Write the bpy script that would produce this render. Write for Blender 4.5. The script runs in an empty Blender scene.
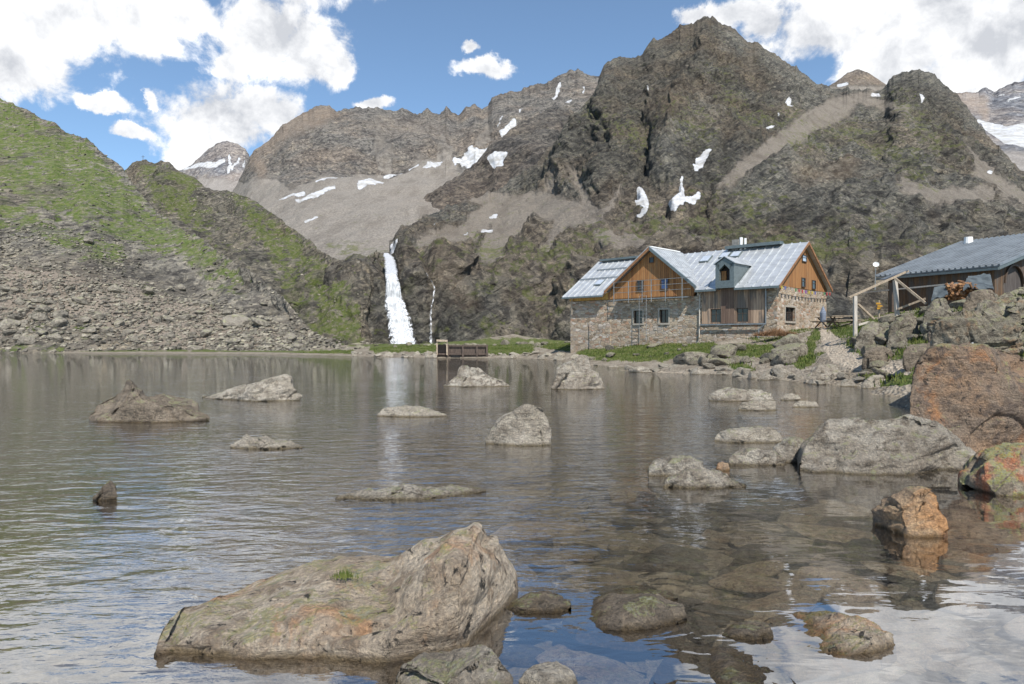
import bpy, bmesh, math, random
import numpy as np
from mathutils import Vector, Matrix
random.seed(7); RS = np.random.RandomState(11)
scene = bpy.context.scene
COL = scene.collection
F = 683.0; CX = 512.0; HY = 340.0; CH = 1.8      # focal length (px), centre column, horizon row, eye height (m)

# ------------------------------------------------------------------ noise
_P = np.random.RandomState(5).permutation(256).astype(np.int32); _P = np.concatenate([_P, _P, _P])
_GA = np.array([[1,1,0],[-1,1,0],[1,-1,0],[-1,-1,0],[1,0,1],[-1,0,1],[1,0,-1],[-1,0,-1],[0,1,1],[0,-1,1],[0,1,-1],[0,-1,-1],[1,1,0],[-1,1,0],[0,-1,1],[0,-1,-1]], np.float32)
_G0, _G1, _G2 = [np.ascontiguousarray(_GA[np.arange(512) & 15, i]) for i in range(3)]
def perlin(x, y, z, seed=0):
    x, y, z = np.broadcast_arrays(np.asarray(x, np.float64)+seed*7.31+1000.37, np.asarray(y, np.float64)-seed*3.17+1000.11, np.asarray(z, np.float64)+1000.73)
    xf = np.floor(x); yf = np.floor(y); zf = np.floor(z)
    fx = (x-xf).astype(np.float32); fy = (y-yf).astype(np.float32); fz = (z-zf).astype(np.float32)
    xi = xf.astype(np.int32) & 255; yi = yf.astype(np.int32) & 255; zi = zf.astype(np.int32) & 255
    u = fx*fx*fx*(fx*(fx*6-15)+10); v = fy*fy*fy*(fy*(fy*6-15)+10); w = fz*fz*fz*(fz*(fz*6-15)+10)
    A = _P[xi]+yi; B = _P[xi+1]+yi
    AA = _P[A]+zi; AB = _P[A+1]+zi; BA = _P[B]+zi; BB = _P[B+1]+zi
    def g(h, dx, dy, dz):
        h = _P[h]; return _G0[h]*(fx-dx)+_G1[h]*(fy-dy)+_G2[h]*(fz-dz)
    def lx(a, b, t): return a+(b-a)*t
    a = lx(lx(g(AA, 0, 0, 0), g(BA, 1, 0, 0), u), lx(g(AB, 0, 1, 0), g(BB, 1, 1, 0), u), v)
    b = lx(lx(g(AA+1, 0, 0, 1), g(BA+1, 1, 0, 1), u), lx(g(AB+1, 0, 1, 1), g(BB+1, 1, 1, 1), u), v)
    return lx(a, b, w)
def fbm(x, y, z, oct=5, seed=0, gain=.5, lac=2.03):
    s = 0; a = 1; t = 0
    for i in range(oct):
        s = s + a*perlin(x, y, z, seed+i*17); t += a; a *= gain; x = x*lac; y = y*lac; z = z*lac
    return s/t*1.6
def ridged(x, y, z, oct=5, seed=0, gain=.5, lac=2.03):
    s = 0; a = 1; t = 0; prev = 1
    for i in range(oct):
        n = 1-np.abs(perlin(x, y, z, seed+i*13))*2.2; n = np.clip(n, 0, 1)**2
        s = s + a*n*prev; t += a; prev = np.clip(n*1.6, 0, 1); a *= gain; x = x*lac; y = y*lac; z = z*lac
    return s/t
def sst(a, b, x):
    t = np.clip((x-a)/(b-a), 0, 1); return t*t*(3-2*t)

# ------------------------------------------------------------------ material helpers
class NT:
    def __init__(s, name, surf=True):
        s.m = bpy.data.materials.new(name); s.m.use_nodes = True; s.t = s.m.node_tree; s.t.nodes.clear()
        s.out = s.t.nodes.new('ShaderNodeOutputMaterial')
    def n(s, typ, ins=None, **kw):
        nd = s.t.nodes.new('ShaderNode'+typ)
        for k, v in kw.items(): setattr(nd, k, v)
        for k, v in (ins or {}).items(): s.set(nd, k, v)
        return nd
    def set(s, nd, k, v):
        i = nd.inputs[k]
        if isinstance(v, bpy.types.NodeSocket): s.t.links.new(v, i)
        elif isinstance(v, bpy.types.Node): s.t.links.new(v.outputs[0], i)
        else: i.default_value = v
    def math(s, op, a, b=0.0, c=None, clamp=False):
        nd = s.n('Math', operation=op, use_clamp=clamp); s.set(nd, 0, a); s.set(nd, 1, b)
        if c is not None: s.set(nd, 2, c)
        return nd.outputs[0]
    def vmath(s, op, a, b=None):
        nd = s.n('VectorMath', operation=op); s.set(nd, 0, a)
        if b is not None: s.set(nd, 1, b)
        return nd.outputs[0]
    def mix(s, f, a, b, bt='MIX'):
        nd = s.n('Mix', data_type='RGBA', blend_type=bt)
        s.set(nd, 0, f)
        for i, v in ((6, a), (7, b)):
            if isinstance(v, tuple) and len(v) == 3: v = v+(1,)
            s.set(nd, i, v)
        return nd.outputs[2]
    def ramp(s, f, stops, interp='LINEAR'):
        nd = s.n('ValToRGB'); cr = nd.color_ramp; cr.interpolation = interp
        while len(cr.elements) < len(stops): cr.elements.new(.5)
        for e, (p, c) in zip(cr.elements, stops):
            e.position = p; e.color = (c, c, c, 1) if not isinstance(c, tuple) else c+(1,)
        s.set(nd, 0, f); return nd.outputs[0]
    def step(s, f, a, b):
        nd = s.n('MapRange', interpolation_type='SMOOTHSTEP'); s.set(nd, 0, f); s.set(nd, 1, a); s.set(nd, 2, b); return nd.outputs[0]
    def noise(s, vec, scale, detail=4, rough=.55, dist=0.0, lac=2.0):
        return s.n('TexNoise', {'Vector': vec, 'Scale': scale, 'Detail': detail, 'Roughness': rough, 'Distortion': dist, 'Lacunarity': lac}).outputs[0]
    def voro(s, vec, scale, feature='F1', out=0, rand=1.0):
        return s.n('TexVoronoi', {'Vector': vec, 'Scale': scale, 'Randomness': rand}, feature=feature).outputs[out]
    def attr(s, name): return s.n('Attribute', attribute_name=name).outputs['Fac']
    def mapping(s, vec, sc=(1, 1, 1), rot=(0, 0, 0), loc=(0, 0, 0)):
        return s.n('Mapping', {'Vector': vec, 'Scale': sc, 'Rotation': rot, 'Location': loc}).outputs[0]
    def bump(s, h, strength, dist, normal=None):
        ins = {'Height': h, 'Strength': strength, 'Distance': dist}
        if normal is not None: ins['Normal'] = normal
        return s.n('Bump', ins).outputs[0]
    def pbsdf(s, col, rough=.8, normal=None, spec=.3, metal=0.0):
        ins = {'Base Color': col if not (isinstance(col, tuple) and len(col) == 3) else col+(1,), 'Roughness': rough, 'Specular IOR Level': spec, 'Metallic': metal}
        if normal is not None: ins['Normal'] = normal
        nd = s.n('BsdfPrincipled', ins); s.t.links.new(nd.outputs[0], s.out.inputs['Surface']); return nd

def mountain_mat(name, ca, cb, cc, warm, grass1, grass2, scree, sc=1.0, bumpd=1.5, dip=0.6):
    t = NT(name); co = t.mapping(t.n('TexCoord').outputs['Object'], (1, .38, 1.15))
    big = t.noise(co, .012*sc, 5, .6); mid = t.noise(co, .08*sc, 8, .65); fine = t.noise(co, .55*sc, 8, .7)
    st = t.mapping(co, (1*sc, .5*sc, 1*sc), (0, dip, 0))
    strata = t.noise(t.vmath('MULTIPLY', st, (.03, .03, .22)), 1.6, 8, .65, .6)
    col = t.mix(t.step(mid, .35, .65), ca, cb)
    col = t.mix(t.math('MULTIPLY', t.step(strata, .45, .62), .75), col, cc)
    col = t.mix(t.math('MULTIPLY', t.step(t.math('ADD', big, t.math('MULTIPLY', mid, .4)), .62, .85), .55), col, warm)
    col = t.mix(t.math('MULTIPLY', t.step(fine, .50, .60), .7), col, t.mix(1.0, col, (1.9, 1.85, 1.72, 1), 'MULTIPLY'))
    col = t.mix(t.math('MULTIPLY', t.step(t.noise(co, .3*sc, 6, .7, .8), .53, .43), .92), col, t.mix(1.0, col, (.42, .42, .45, 1), 'MULTIPLY'))
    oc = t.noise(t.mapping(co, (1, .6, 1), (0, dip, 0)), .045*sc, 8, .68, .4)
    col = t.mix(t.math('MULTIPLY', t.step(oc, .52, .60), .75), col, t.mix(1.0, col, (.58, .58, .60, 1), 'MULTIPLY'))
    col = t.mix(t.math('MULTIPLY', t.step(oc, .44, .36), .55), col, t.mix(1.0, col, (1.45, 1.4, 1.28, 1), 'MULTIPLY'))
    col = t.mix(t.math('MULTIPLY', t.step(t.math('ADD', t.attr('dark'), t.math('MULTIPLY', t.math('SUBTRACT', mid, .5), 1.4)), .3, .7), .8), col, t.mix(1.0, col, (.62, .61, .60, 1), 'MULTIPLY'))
    col = t.mix(t.math('MULTIPLY', t.attr('warm'), .6), col, t.mix(mid, warm, t.mix(1.0, warm, (1.5, 1.4, 1.3, 1), 'MULTIPLY')))
    gn = t.noise(co, .25*sc, 8, .7)
    scr = t.mix(t.step(t.noise(co, 1.3*sc, 6, .7), .42, .62), scree, t.mix(1.0, scree, (1.5, 1.5, 1.5, 1), 'MULTIPLY'))
    scr = t.mix(t.math('MULTIPLY', t.step(t.noise(t.mapping(co, (1, .25, .4)), .09*sc, 8, .7, .5), .45, .62), .6), scr, t.mix(1.0, scr, (.62, .6, .58, 1), 'MULTIPLY'))
    scf = t.math('MULTIPLY', t.step(t.math('ADD', t.attr('scree'), t.math('MULTIPLY', t.math('SUBTRACT', t.math('ADD', t.math('MULTIPLY', mid, .5), t.math('MULTIPLY', gn, .5)), .5), 1.9)), .25, .75), .88)
    col = t.mix(scf, col, scr)
    gf = t.step(t.math('ADD', t.attr('grass'), t.math('MULTIPLY', t.math('SUBTRACT', gn, .5), 4.2)), .44, .84)
    gc = t.mix(t.step(t.noise(co, .6*sc, 6, .7), .4, .6), grass1, grass2)
    gc = t.mix(t.math('MULTIPLY', t.step(fine, .48, .62), .65), gc, scree)
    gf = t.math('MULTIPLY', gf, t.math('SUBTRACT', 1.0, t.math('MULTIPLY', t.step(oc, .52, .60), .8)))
    col = t.mix(t.math('MULTIPLY', gf, .85), col, gc)
    sn = t.step(t.math('ADD', t.attr('snow'), t.math('MULTIPLY', t.math('SUBTRACT', t.noise(co, .14*sc, 8, .75), .5), 1.6)), .52, .62)
    col = t.mix(sn, col, t.mix(t.step(gn, .38, .62), (.33, .32, .30), (.50, .51, .53)))
    hgt = t.math('ADD', t.math('MULTIPLY', mid, 2.2), t.math('ADD', fine, t.math('MULTIPLY', strata, 1.2)))
    hgt = t.math('MULTIPLY', hgt, t.math('SUBTRACT', 1.0, t.math('MULTIPLY', t.math('MAXIMUM', sn, t.math('MULTIPLY', scf, .6)), .85)))
    t.pbsdf(col, .9, t.bump(hgt, .9, bumpd), .15)
    return t.m

def rock_mat(name, a, b, c, lichen=(.26, .27, .07), lf=.4, rust=None, rf=0.0, dark=.5, sc=1.0, wet=True):
    t = NT(name); tc = t.n('TexCoord').outputs['Object']
    oi = t.n('ObjectInfo').outputs['Random']
    co = t.vmath('ADD', tc, t.n('CombineXYZ', {0: t.math('MULTIPLY', oi, 37.0), 1: t.math('MULTIPLY', oi, 17.0), 2: 0.0}).outputs[0])
    big = t.noise(co, 1.3*sc, 6, .62, .3); mid = t.noise(co, 6*sc, 9, .68, .4); fine = t.noise(co, 38*sc, 8, .7)
    band = t.noise(t.mapping(co, (1, 1, 5), (.4, .25, 0)), 2.2*sc, 8, .65, .5)
    col = t.mix(t.step(big, .38, .62), a, b)
    col = t.mix(t.step(mid, .46, .62), col, c)
    col = t.mix(t.math('MULTIPLY', t.step(band, .5, .64), .5), col, t.mix(1.0, col, (.55, .52, .5, 1), 'MULTIPLY'))
    if rust:
        rn = t.noise(t.mapping(co, (1, 1, .7), loc=(3, 5, 1)), 1.5*sc, 8, .65, .6)
        col = t.mix(t.math('MULTIPLY', t.step(rn, .62-rf*.3, .72-rf*.2), .85), col, rust)
    col = t.mix(t.math('MULTIPLY', t.step(t.noise(t.mapping(co, loc=(9, 2, 4)), 9*sc, 9, .72, .5), .56, .64), dark), col, (.025, .024, .022))
    col = t.mix(t.math('MULTIPLY', t.step(fine, .45, .60), .6), col, t.mix(1.0, col, (1.8, 1.75, 1.65, 1), 'MULTIPLY'))
    nz = t.n('SeparateXYZ', {0: t.n('NewGeometry').outputs['Normal']}).outputs[2]
    ln = t.noise(t.mapping(co, loc=(1, 7, 3)), 4.2*sc, 10, .75, .8)
    ls = t.noise(t.mapping(co, loc=(4, 1, 8)), 22*sc, 6, .75)
    lm = t.math('MULTIPLY', t.step(t.math('ADD', ln, t.math('MULTIPLY', t.math('SUBTRACT', nz, .35), .20)), .66-lf*.2, .72-lf*.18), t.step(ls, .4, .55))
    lc = t.mix(t.step(ls, .45, .6), lichen, (.30, .30, .22))
    col = t.mix(t.math('MULTIPLY', lm, .85), col, lc)
    col = t.mix(1.0, col, t.n('CombineXYZ', {0: t.math('ADD', 1.0, t.attr('tone')), 1: t.math('ADD', 1.0, t.attr('tone')), 2: t.math('ADD', 1.0, t.math('MULTIPLY', t.attr('tone'), .95))}).outputs[0], 'MULTIPLY')
    pz = t.n('SeparateXYZ', {0: t.n('NewGeometry').outputs['Position']}).outputs[2]
    wetm = t.step(t.math('ADD', pz, t.math('MULTIPLY', t.math('SUBTRACT', mid, .5), .12)), .06, .0) if wet else 0.0
    if wet:
        col = t.mix(wetm, col, t.mix(1.0, col, (.42, .38, .3, 1), 'MULTIPLY'))
    crack = t.voro(t.vmath('ADD', co, t.vmath('MULTIPLY', t.n('TexNoise', {'Vector': co, 'Scale': 3*sc, 'Detail': 4}).outputs[1], (.5, .5, .5))), 1.9*sc, 'DISTANCE_TO_EDGE')
    cr = t.step(crack, .0, .035)
    h = t.math('ADD', t.math('ADD', t.math('MULTIPLY', mid, 1.3), t.math('MULTIPLY', fine, .55)), t.math('ADD', t.math('MULTIPLY', cr, .08), t.math('MULTIPLY', band, .9)))
    rough = t.math('SUBTRACT', .88, t.math('MULTIPLY', wetm, .5)) if wet else .88
    t.pbsdf(col, rough, t.bump(h, 1.0, .11/sc), .25)
    return t.m

def simple_mat(name, col, rough=.7, metal=0.0, var=.3, sc=6.0, stretch=(1, 1, 1), bump=.0, spec=.3, col2=None):
    t = NT(name); co = t.n('TexCoord').outputs['Object']
    n = t.noise(t.mapping(co, stretch), sc, 7, .65)
    c2 = col2 or tuple(c*(1-var) for c in col)
    c = t.mix(t.step(n, .38, .62), col, c2)
    nm = t.bump(n, .5, bump) if bump else None
    t.pbsdf(c, rough, nm, spec, metal); return t.m

def plank_mat(name, cols, board=.18, axis=0, dark=(.05, .04, .035), grey=0.0, greycol=(.14, .125, .11)):
    t = NT(name); co = t.n('TexCoord').outputs['Object']; s = t.n('SeparateXYZ', {0: co}).outputs
    x = t.math('ADD', s[0], s[1]) if axis == 2 else s[axis]
    q = t.math('DIVIDE', x, board); idx = t.math('FLOOR', q); fr = t.math('SUBTRACT', q, idx)
    rnd = t.n('TexWhiteNoise', {'Vector': t.n('CombineXYZ', {0: idx, 1: 3.3, 2: 1.1}).outputs[0]}).outputs[0]
    grain = t.noise(t.mapping(co, (14, 14, .9)), 1.0, 7, .65, .3)
    c = t.ramp(rnd, [(0, cols[0]), (.5, cols[1]), (1, cols[2])])
    c = t.mix(t.math('MULTIPLY', t.step(grain, .45, .65), .55), c, t.mix(1.0, c, (.5, .45, .42, 1), 'MULTIPLY'))
    if grey:
        c = t.mix(t.math('MULTIPLY', t.step(t.noise(t.mapping(co, (2.2, 2.2, .35)), 1.0, 5, .6), .62-grey*.3, .7-grey*.2), .85), c, greycol)
    gap = t.math('MINIMUM', t.step(fr, 0.0, .07), t.step(fr, 1.0, .93))
    c = t.mix(gap, dark, c)
    t.pbsdf(c, .8, t.bump(t.math('ADD', gap, t.math('MULTIPLY', grain, .3)), .8, .02), .2); return t.m

def masonry_mat(name, tint=1.0):
    t = NT(name); co = t.n('TexCoord').outputs['Object']
    wob = t.vmath('MULTIPLY', t.vmath('SUBTRACT', t.n('TexNoise', {'Vector': co, 'Scale': 2.5, 'Detail': 3}).outputs[1], (.5, .5, .5)), (.25, .25, .15))
    v = t.vmath('ADD', t.mapping(co, (2.6, 2.6, 5.2)), wob)
    edge = t.voro(v, 1.0, 'DISTANCE_TO_EDGE'); cell = t.voro(v, 1.0, 'F1', 1)
    hs = t.n('SeparateColor', {0: cell}).outputs
    c = t.ramp(hs[0], [(0, (.20, .15, .10)), (.25, (.40, .31, .22)), (.5, (.46, .38, .28)), (.72, (.34, .20, .125)), (.85, (.56, .49, .41)), (1, (.28, .235, .19))])
    c = t.mix(t.math('MULTIPLY', t.step(t.noise(co, 9, 6, .7), .45, .65), .5), c, t.mix(1.0, c, (.6, .58, .55, 1), 'MULTIPLY'))
    stain = t.noise(t.mapping(co, (1, 1, .5)), .55, 6, .6)
    c = t.mix(t.math('MULTIPLY', t.step(stain, .5, .7), .35), c, (.16, .13, .10))
    m = t.step(edge, .015, .09)
    mort = t.mix(t.noise(co, 3, 5, .6), (.50*tint, .43*tint, .34*tint), (.18, .15, .12))
    c = t.mix(m, mort, c)
    t.pbsdf(c, .92, t.bump(t.math('ADD', m, t.math('MULTIPLY', t.noise(co, 12, 5, .7), .5)), .9, .05), .15); return t.m

# ------------------------------------------------------------------ object helpers
def tag(o, label=None, cat=None, group=None, kind=None):
    if label: o['label'] = label
    if cat: o['category'] = cat
    if group: o['group'] = group
    if kind: o['kind'] = kind
    return o
def link(name, me, mat=None, parent=None, loc=None):
    o = bpy.data.objects.new(name, me); COL.objects.link(o)
    if mat and me is not None and not me.materials: me.materials.append(mat)
    if parent: o.parent = parent
    if loc is not None: o.location = loc
    return o
def empty(name, loc, rz=0.0):
    o = bpy.data.objects.new(name, None); COL.objects.link(o); o.location = loc; o.rotation_euler = (0, 0, rz); o.empty_display_size = .3
    return o
def npmesh(name, V, Fc, smooth=True, attrs=None):
    """V (n,3), Fc (m,4) or (m,3)"""
    me = bpy.data.meshes.new(name); V = np.ascontiguousarray(V, np.float32); Fc = np.ascontiguousarray(Fc, np.int32); k = Fc.shape[1]
    me.vertices.add(len(V)); me.vertices.foreach_set('co', V.ravel())
    me.loops.add(Fc.size); me.loops.foreach_set('vertex_index', Fc.ravel())
    me.polygons.add(len(Fc)); me.polygons.foreach_set('loop_start', np.arange(0, Fc.size, k, dtype=np.int32))
    try: me.polygons.foreach_set('loop_total', np.full(len(Fc), k, np.int32))
    except Exception: pass
    me.polygons.foreach_set('use_smooth', np.full(len(Fc), smooth, bool))
    me.update(calc_edges=True)
    for an, av in (attrs or {}).items():
        a = me.attributes.new(an, 'FLOAT', 'POINT'); a.data.foreach_set('value', np.ascontiguousarray(av, np.float32).ravel())
    return me
def gridfaces(nr, nc, wrap=False):
    r = np.arange(nr-1)[:, None]; c = np.arange(nc if wrap else nc-1)[None, :]; c2 = (c+1) % nc
    return np.stack([r*nc+c, r*nc+c2, (r+1)*nc+c2, (r+1)*nc+c], -1).reshape(-1, 4)
def gridnormals(P):
    du = np.gradient(P, axis=1); dv = np.gradient(P, axis=0); n = np.cross(du, dv)
    return n/np.maximum(np.linalg.norm(n, axis=-1, keepdims=True), 1e-9)
class MB:
    """collects boxes, tubes and polygons into one mesh"""
    def __init__(s): s.bm = bmesh.new()
    def box(s, c, size, rot=None):
        r = bmesh.ops.create_cube(s.bm, size=1.0)
        M = Matrix.Translation(c) @ (rot.to_4x4() if rot else Matrix.Identity(4)) @ Matrix.Diagonal((*size, 1))
        bmesh.ops.transform(s.bm, matrix=M, verts=r['verts']); return s
    def b2(s, a, b):
        a = Vector(a); b = Vector(b); return s.box((a+b)/2, [abs(b[i]-a[i]) for i in range(3)])
    def beam(s, a, b, w, h=None):
        a = Vector(a); b = Vector(b); d = b-a; q = d.to_track_quat('Z', 'Y').to_matrix()
        return s.box((a+b)/2, (w, h or w, d.length), q)
    def tube(s, a, b, r, r2=None, n=10):
        a = Vector(a); b = Vector(b); d = b-a
        k = bmesh.ops.create_cone(s.bm, cap_ends=True, segments=n, radius1=r, radius2=r2 if r2 is not None else r, depth=d.length)
        bmesh.ops.transform(s.bm, matrix=Matrix.Translation((a+b)/2) @ d.to_track_quat('Z', 'Y').to_matrix().to_4x4(), verts=k['verts']); return s
    def slab(s, pts, off):
        """polygon pts extruded by vector off"""
        off = Vector(off); a = [s.bm.verts.new(Vector(p)) for p in pts]; b = [s.bm.verts.new(Vector(p)+off) for p in pts]; n = len(pts)
        s.bm.faces.new(a); s.bm.faces.new(b[::-1])
        for i in range(n): s.bm.faces.new((a[i], b[i], b[(i+1) % n], a[(i+1) % n]))
        return s
    def build(s, name, mat, parent=None, smooth=False):
        bmesh.ops.recalc_face_normals(s.bm, faces=s.bm.faces[:]); me = bpy.data.meshes.new(name); s.bm.to_mesh(me); s.bm.free()
        if smooth: me.polygons.foreach_set('use_smooth', [True]*len(me.polygons))
        return link(name, me, mat, parent)

# ------------------------------------------------------------------ image-space tracing tools
def at(px, py, d): return np.array([(px-CX)/F*d, d, CH+(HY-py)/F*d])
def lake(px, py): return at(px, py, CH*F/(py-HY))
def stroke(PX, PY, pts, soft=1.5):
    """0..1 mask of a thick polyline [(px,py,r)..] over the surface's own coordinates"""
    m = np.full(PX.shape, -1e9)
    pts = [pts[0], pts[0]] if len(pts) == 1 else pts
    for (x0, y0, r0), (x1, y1, r1) in zip(pts[:-1], pts[1:]):
        dx, dy = x1-x0, y1-y0; L = dx*dx+dy*dy+1e-9
        t = np.clip(((PX-x0)*dx+(PY-y0)*dy)/L, 0, 1)
        m = np.maximum(m, (r0+(r1-r0)*t)-np.hypot(PX-x0-t*dx, PY-y0-t*dy))
    return np.clip(.5+m/soft, 0, 1)
def masks(PX, PY, lst, soft=1.5, jit=1.0, seed=3):
    m = np.zeros(PX.shape)
    jx = fbm(PX*.13, PY*.13, PX*0, 5, seed, .65)*3.0*jit; jy = fbm(PX*.13, PY*.13, PX*0+9, 4, seed+5)*1.6*jit
    for p in lst: m = np.maximum(m, stroke(PX+jx, PY+jy, p, soft))
    return m

def mountain(name, mat, sky, foot, prof, px0, px1, dpx, rows, shape=None, nfun=None, masksf=None, jag=0.0, back=True):
    """A terrain body. sky/foot: traced crest and foot lines; prof: [(px, [(t, dist)..])] distance of the surface from the
    viewer's shore going up from foot (t=0) to crest (t=1)."""
    u = np.arange(px0, px1+dpx, dpx); nc = len(u); t = np.linspace(0, 1, rows)
    sk = np.interp(u, *zip(*sky)); ft = np.interp(u, *zip(*foot))
    kw = int(46/dpx)|1; pad = np.pad(sk, kw//2, mode='reflect', reflect_type='odd'); sks = np.convolve(pad, np.hanning(kw)/np.hanning(kw).sum(), 'valid')
    skj = sk-(ridged(u*.045, u*0, u*0+3, 4, 91)-.35)*jag*2-fbm(u*.3, u*0, u*0, 3, 5)*jag*.5
    D = np.zeros((rows, nc)); cols = np.array([p[0] for p in prof])
    Pr = np.array([np.interp(t, *zip(*p[1])) for p in prof])
    for i in range(rows): D[i] = np.interp(u, cols, Pr[:, i])
    T = t[:, None]+0*u[None, :]; PX = u[None, :]+0*T; PY = ft[None, :]+(sks-ft)[None, :]*T+(sk-sks)[None, :]*T**5+(skj-sk)[None, :]*sst(.9, 1, T)
    P = np.stack([(PX-CX)/F*D, D, CH+(HY-PY)/F*D], -1)
    if nfun:
        N = gridnormals(P); N = np.where((N[..., 1:2] > 0)&(N[..., 2:3] < 0), -N, N); N[N[..., 2] < -.2] *= -1
        h = nfun(P, PX, PY, T, D)
        P = P+N*h[..., None]
    at_ = masksf(P, PX, PY, T) if masksf else {}
    z = np.zeros(PX.shape)
    for k in ('snow', 'grass', 'scree', 'warm', 'dark'): at_.setdefault(k, z)
    nr = rows
    if back:
        top = P[-1]; rad = top/np.maximum(np.hypot(top[:, 0], top[:, 1])[:, None], 1)
        extra = []
        for k in (1, 2, 3, 4):
            q = top.copy(); dd = top[:, 1]*.05*k; q[:, 0] += rad[:, 0]*dd; q[:, 1] += rad[:, 1]*dd; q[:, 2] -= (top[:, 2]+5)*(k/4)**1.2*1.0; extra.append(q)
        P = np.concatenate([P, np.array(extra)], 0); nr += 4
        for k in at_: at_[k] = np.concatenate([at_[k], np.repeat(at_[k][-1:], 4, 0)], 0)
    me = npmesh(name, P.reshape(-1, 3), gridfaces(nr, nc), True, {k: v.ravel() for k, v in at_.items()})
    o = link(name, me, mat)
    return o, P[:rows], PX, PY

def oct_noise(P, D, lams, fn, seed, ani=(1, 1, 1), shear=0.0, amp=.12):
    """sum of octaves by wavelength in metres, faded out below the size of a pixel there"""
    out = 0; x = P[..., 0]*ani[0]+P[..., 2]*shear; y = P[..., 1]*ani[1]; z = P[..., 2]*ani[2]
    for i, l in enumerate(lams):
        w = sst(1.2, 3.0, l/(D/F))
        if w.max() <= 0: continue
        n = fn(x/l, y/l, z/l, seed+i*7)
        out = out+n*l*amp*w
    return out
rid1 = lambda x, y, z, s: .35-np.sqrt(perlin(x, y, z, s)**2+.004)*1.5
def facet(x, y, z, s):
    """planar faces meeting in straight arrises"""
    r = np.random.RandomState(int(abs(s)) % 9973); out = None; wp = perlin(x*.6, y*.6, z*.6, s+3)*.7
    for i in range(4):
        d = r.normal(size=3); d /= np.linalg.norm(d); t = x*d[0]+y*d[1]+z*d[2]+r.rand()*7+wp*(r.rand()-.3)
        t = np.abs((t*.8) % 1-.5)*2; out = t if out is None else np.maximum(out, t)
    return .72-out
per1 = lambda x, y, z, s: perlin(x, y, z, s)
def tilt_coords(P, a, b):
    """rotate so that strata run obliquely"""
    ca, sa = math.cos(a), math.sin(a); cb, sb = math.cos(b), math.sin(b)
    x = P[..., 0]*ca+P[..., 2]*sa; z = -P[..., 0]*sa+P[..., 2]*ca
    y = P[..., 1]*cb+z*sb; z2 = -P[..., 1]*sb+z*cb
    return np.stack([x, y, z2], -1)

# ================================================================== MOUNTAINS
m_main = mountain_mat('massif_rock', (.130, .124, .104), (.205, .193, .162), (.070, .069, .064), (.18, .14, .10), (.085, .10, .034), (.14, .145, .055), (.175, .152, .125), 1.0, 3.6, .7)
m_far = mountain_mat('far_ridge_rock', (.145, .135, .122), (.21, .195, .172), (.09, .086, .08), (.22, .175, .135), (.10, .11, .05), (.14, .14, .07), (.20, .18, .155), .35, 7.0, .5)
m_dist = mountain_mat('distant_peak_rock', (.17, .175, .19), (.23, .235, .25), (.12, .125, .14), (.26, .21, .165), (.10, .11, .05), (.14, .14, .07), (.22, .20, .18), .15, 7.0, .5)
m_knob = mountain_mat('knoll_rock', (.13, .12, .095), (.20, .18, .145), (.065, .062, .055), (.20, .16, .11), (.07, .10, .018), (.12, .14, .035), (.19, .165, .13), 1.6, 1.7, .5)
m_hill = mountain_mat('hill_rock', (.19, .175, .145), (.27, .25, .21), (.11, .10, .085), (.22, .18, .13), (.075, .122, .018), (.145, .180, .042), (.21, .175, .14), 1.8, 1.5, .4)

# --- distant snowy peak, upper left
sky1 = [(140, 200), (165, 178), (180, 169), (190, 164), (200, 157), (210, 149), (219, 143), (228, 141), (238, 143), (246, 149), (252, 160), (262, 172), (300, 205)]
def n1(P, PX, PY, T, D):
    return oct_noise(P, D, (600, 300, 150, 70, 35), rid1, 51, (1, .5, .8), .3, .12)*(1-.6*T)
def k1(P, PX, PY, T):
    return {'snow': masks(PX, PY, [[(184, 169, 1.5), (200, 166, 3), (216, 166, 4), (224, 160, 2)], [(229, 154, 1), (231, 166, 2), (229, 172, 2)], [(240, 158, 1.5), (233, 170, 1.5)], [(246, 160, 1), (243, 168, 1.5)]], 2.4, .8),
            'scree': masks(PX, PY, [[(150, 196, 14), (215, 190, 12), (260, 195, 12)]], 6), 'warm': masks(PX, PY, [[(200, 186, 8), (250, 180, 8)]], 4)*.6}
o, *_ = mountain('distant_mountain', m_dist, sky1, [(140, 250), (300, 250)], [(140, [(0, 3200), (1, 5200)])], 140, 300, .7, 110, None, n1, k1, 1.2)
tag(o, kind='structure')
# --- glacier peak, far right
sky2 = [(930, 105), (955, 95), (968, 93), (975, 94), (985, 91), (993, 93), (1003, 88), (1013, 83), (1024, 84), (1040, 76), (1070, 70), (1110, 90), (1180, 120)]
def k2(P, PX, PY, T):
    return {'snow': masks(PX, PY, [[(978, 122, 2), (990, 127, 5), (1006, 136, 8), (1030, 136, 12), (1080, 140, 14)], [(1018, 182, 3), (1024, 190, 6), (1040, 198, 7)], [(997, 97, .8), (1004, 96, .8)], [(1008, 101, 1), (1020, 98, 1)], [(985, 150, 2), (990, 154, 1)], [(988, 172, 1.5), (992, 173, 1)]], 1.5, .6),
            'scree': sst(138, 160, PY)*.9, 'warm': masks(PX, PY, [[(960, 98, 8), (980, 103, 8), (985, 118, 3)], [(960, 160, 14), (1040, 215, 14)]], 6)*.8}
def n2(P, PX, PY, T, D): return oct_noise(P, D, (500, 250, 120, 60, 30), rid1, 61, (1, .4, .8), .3, .12)*(1-.6*T)*sst(150, 120, PY)+oct_noise(P, D, (200, 80, 30), per1, 63, (1, 1, 1), 0, .05)*(1-T)
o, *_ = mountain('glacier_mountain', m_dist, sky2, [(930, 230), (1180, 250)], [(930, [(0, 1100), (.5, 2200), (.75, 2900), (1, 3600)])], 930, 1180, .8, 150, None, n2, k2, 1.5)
tag(o, kind='structure')
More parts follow.
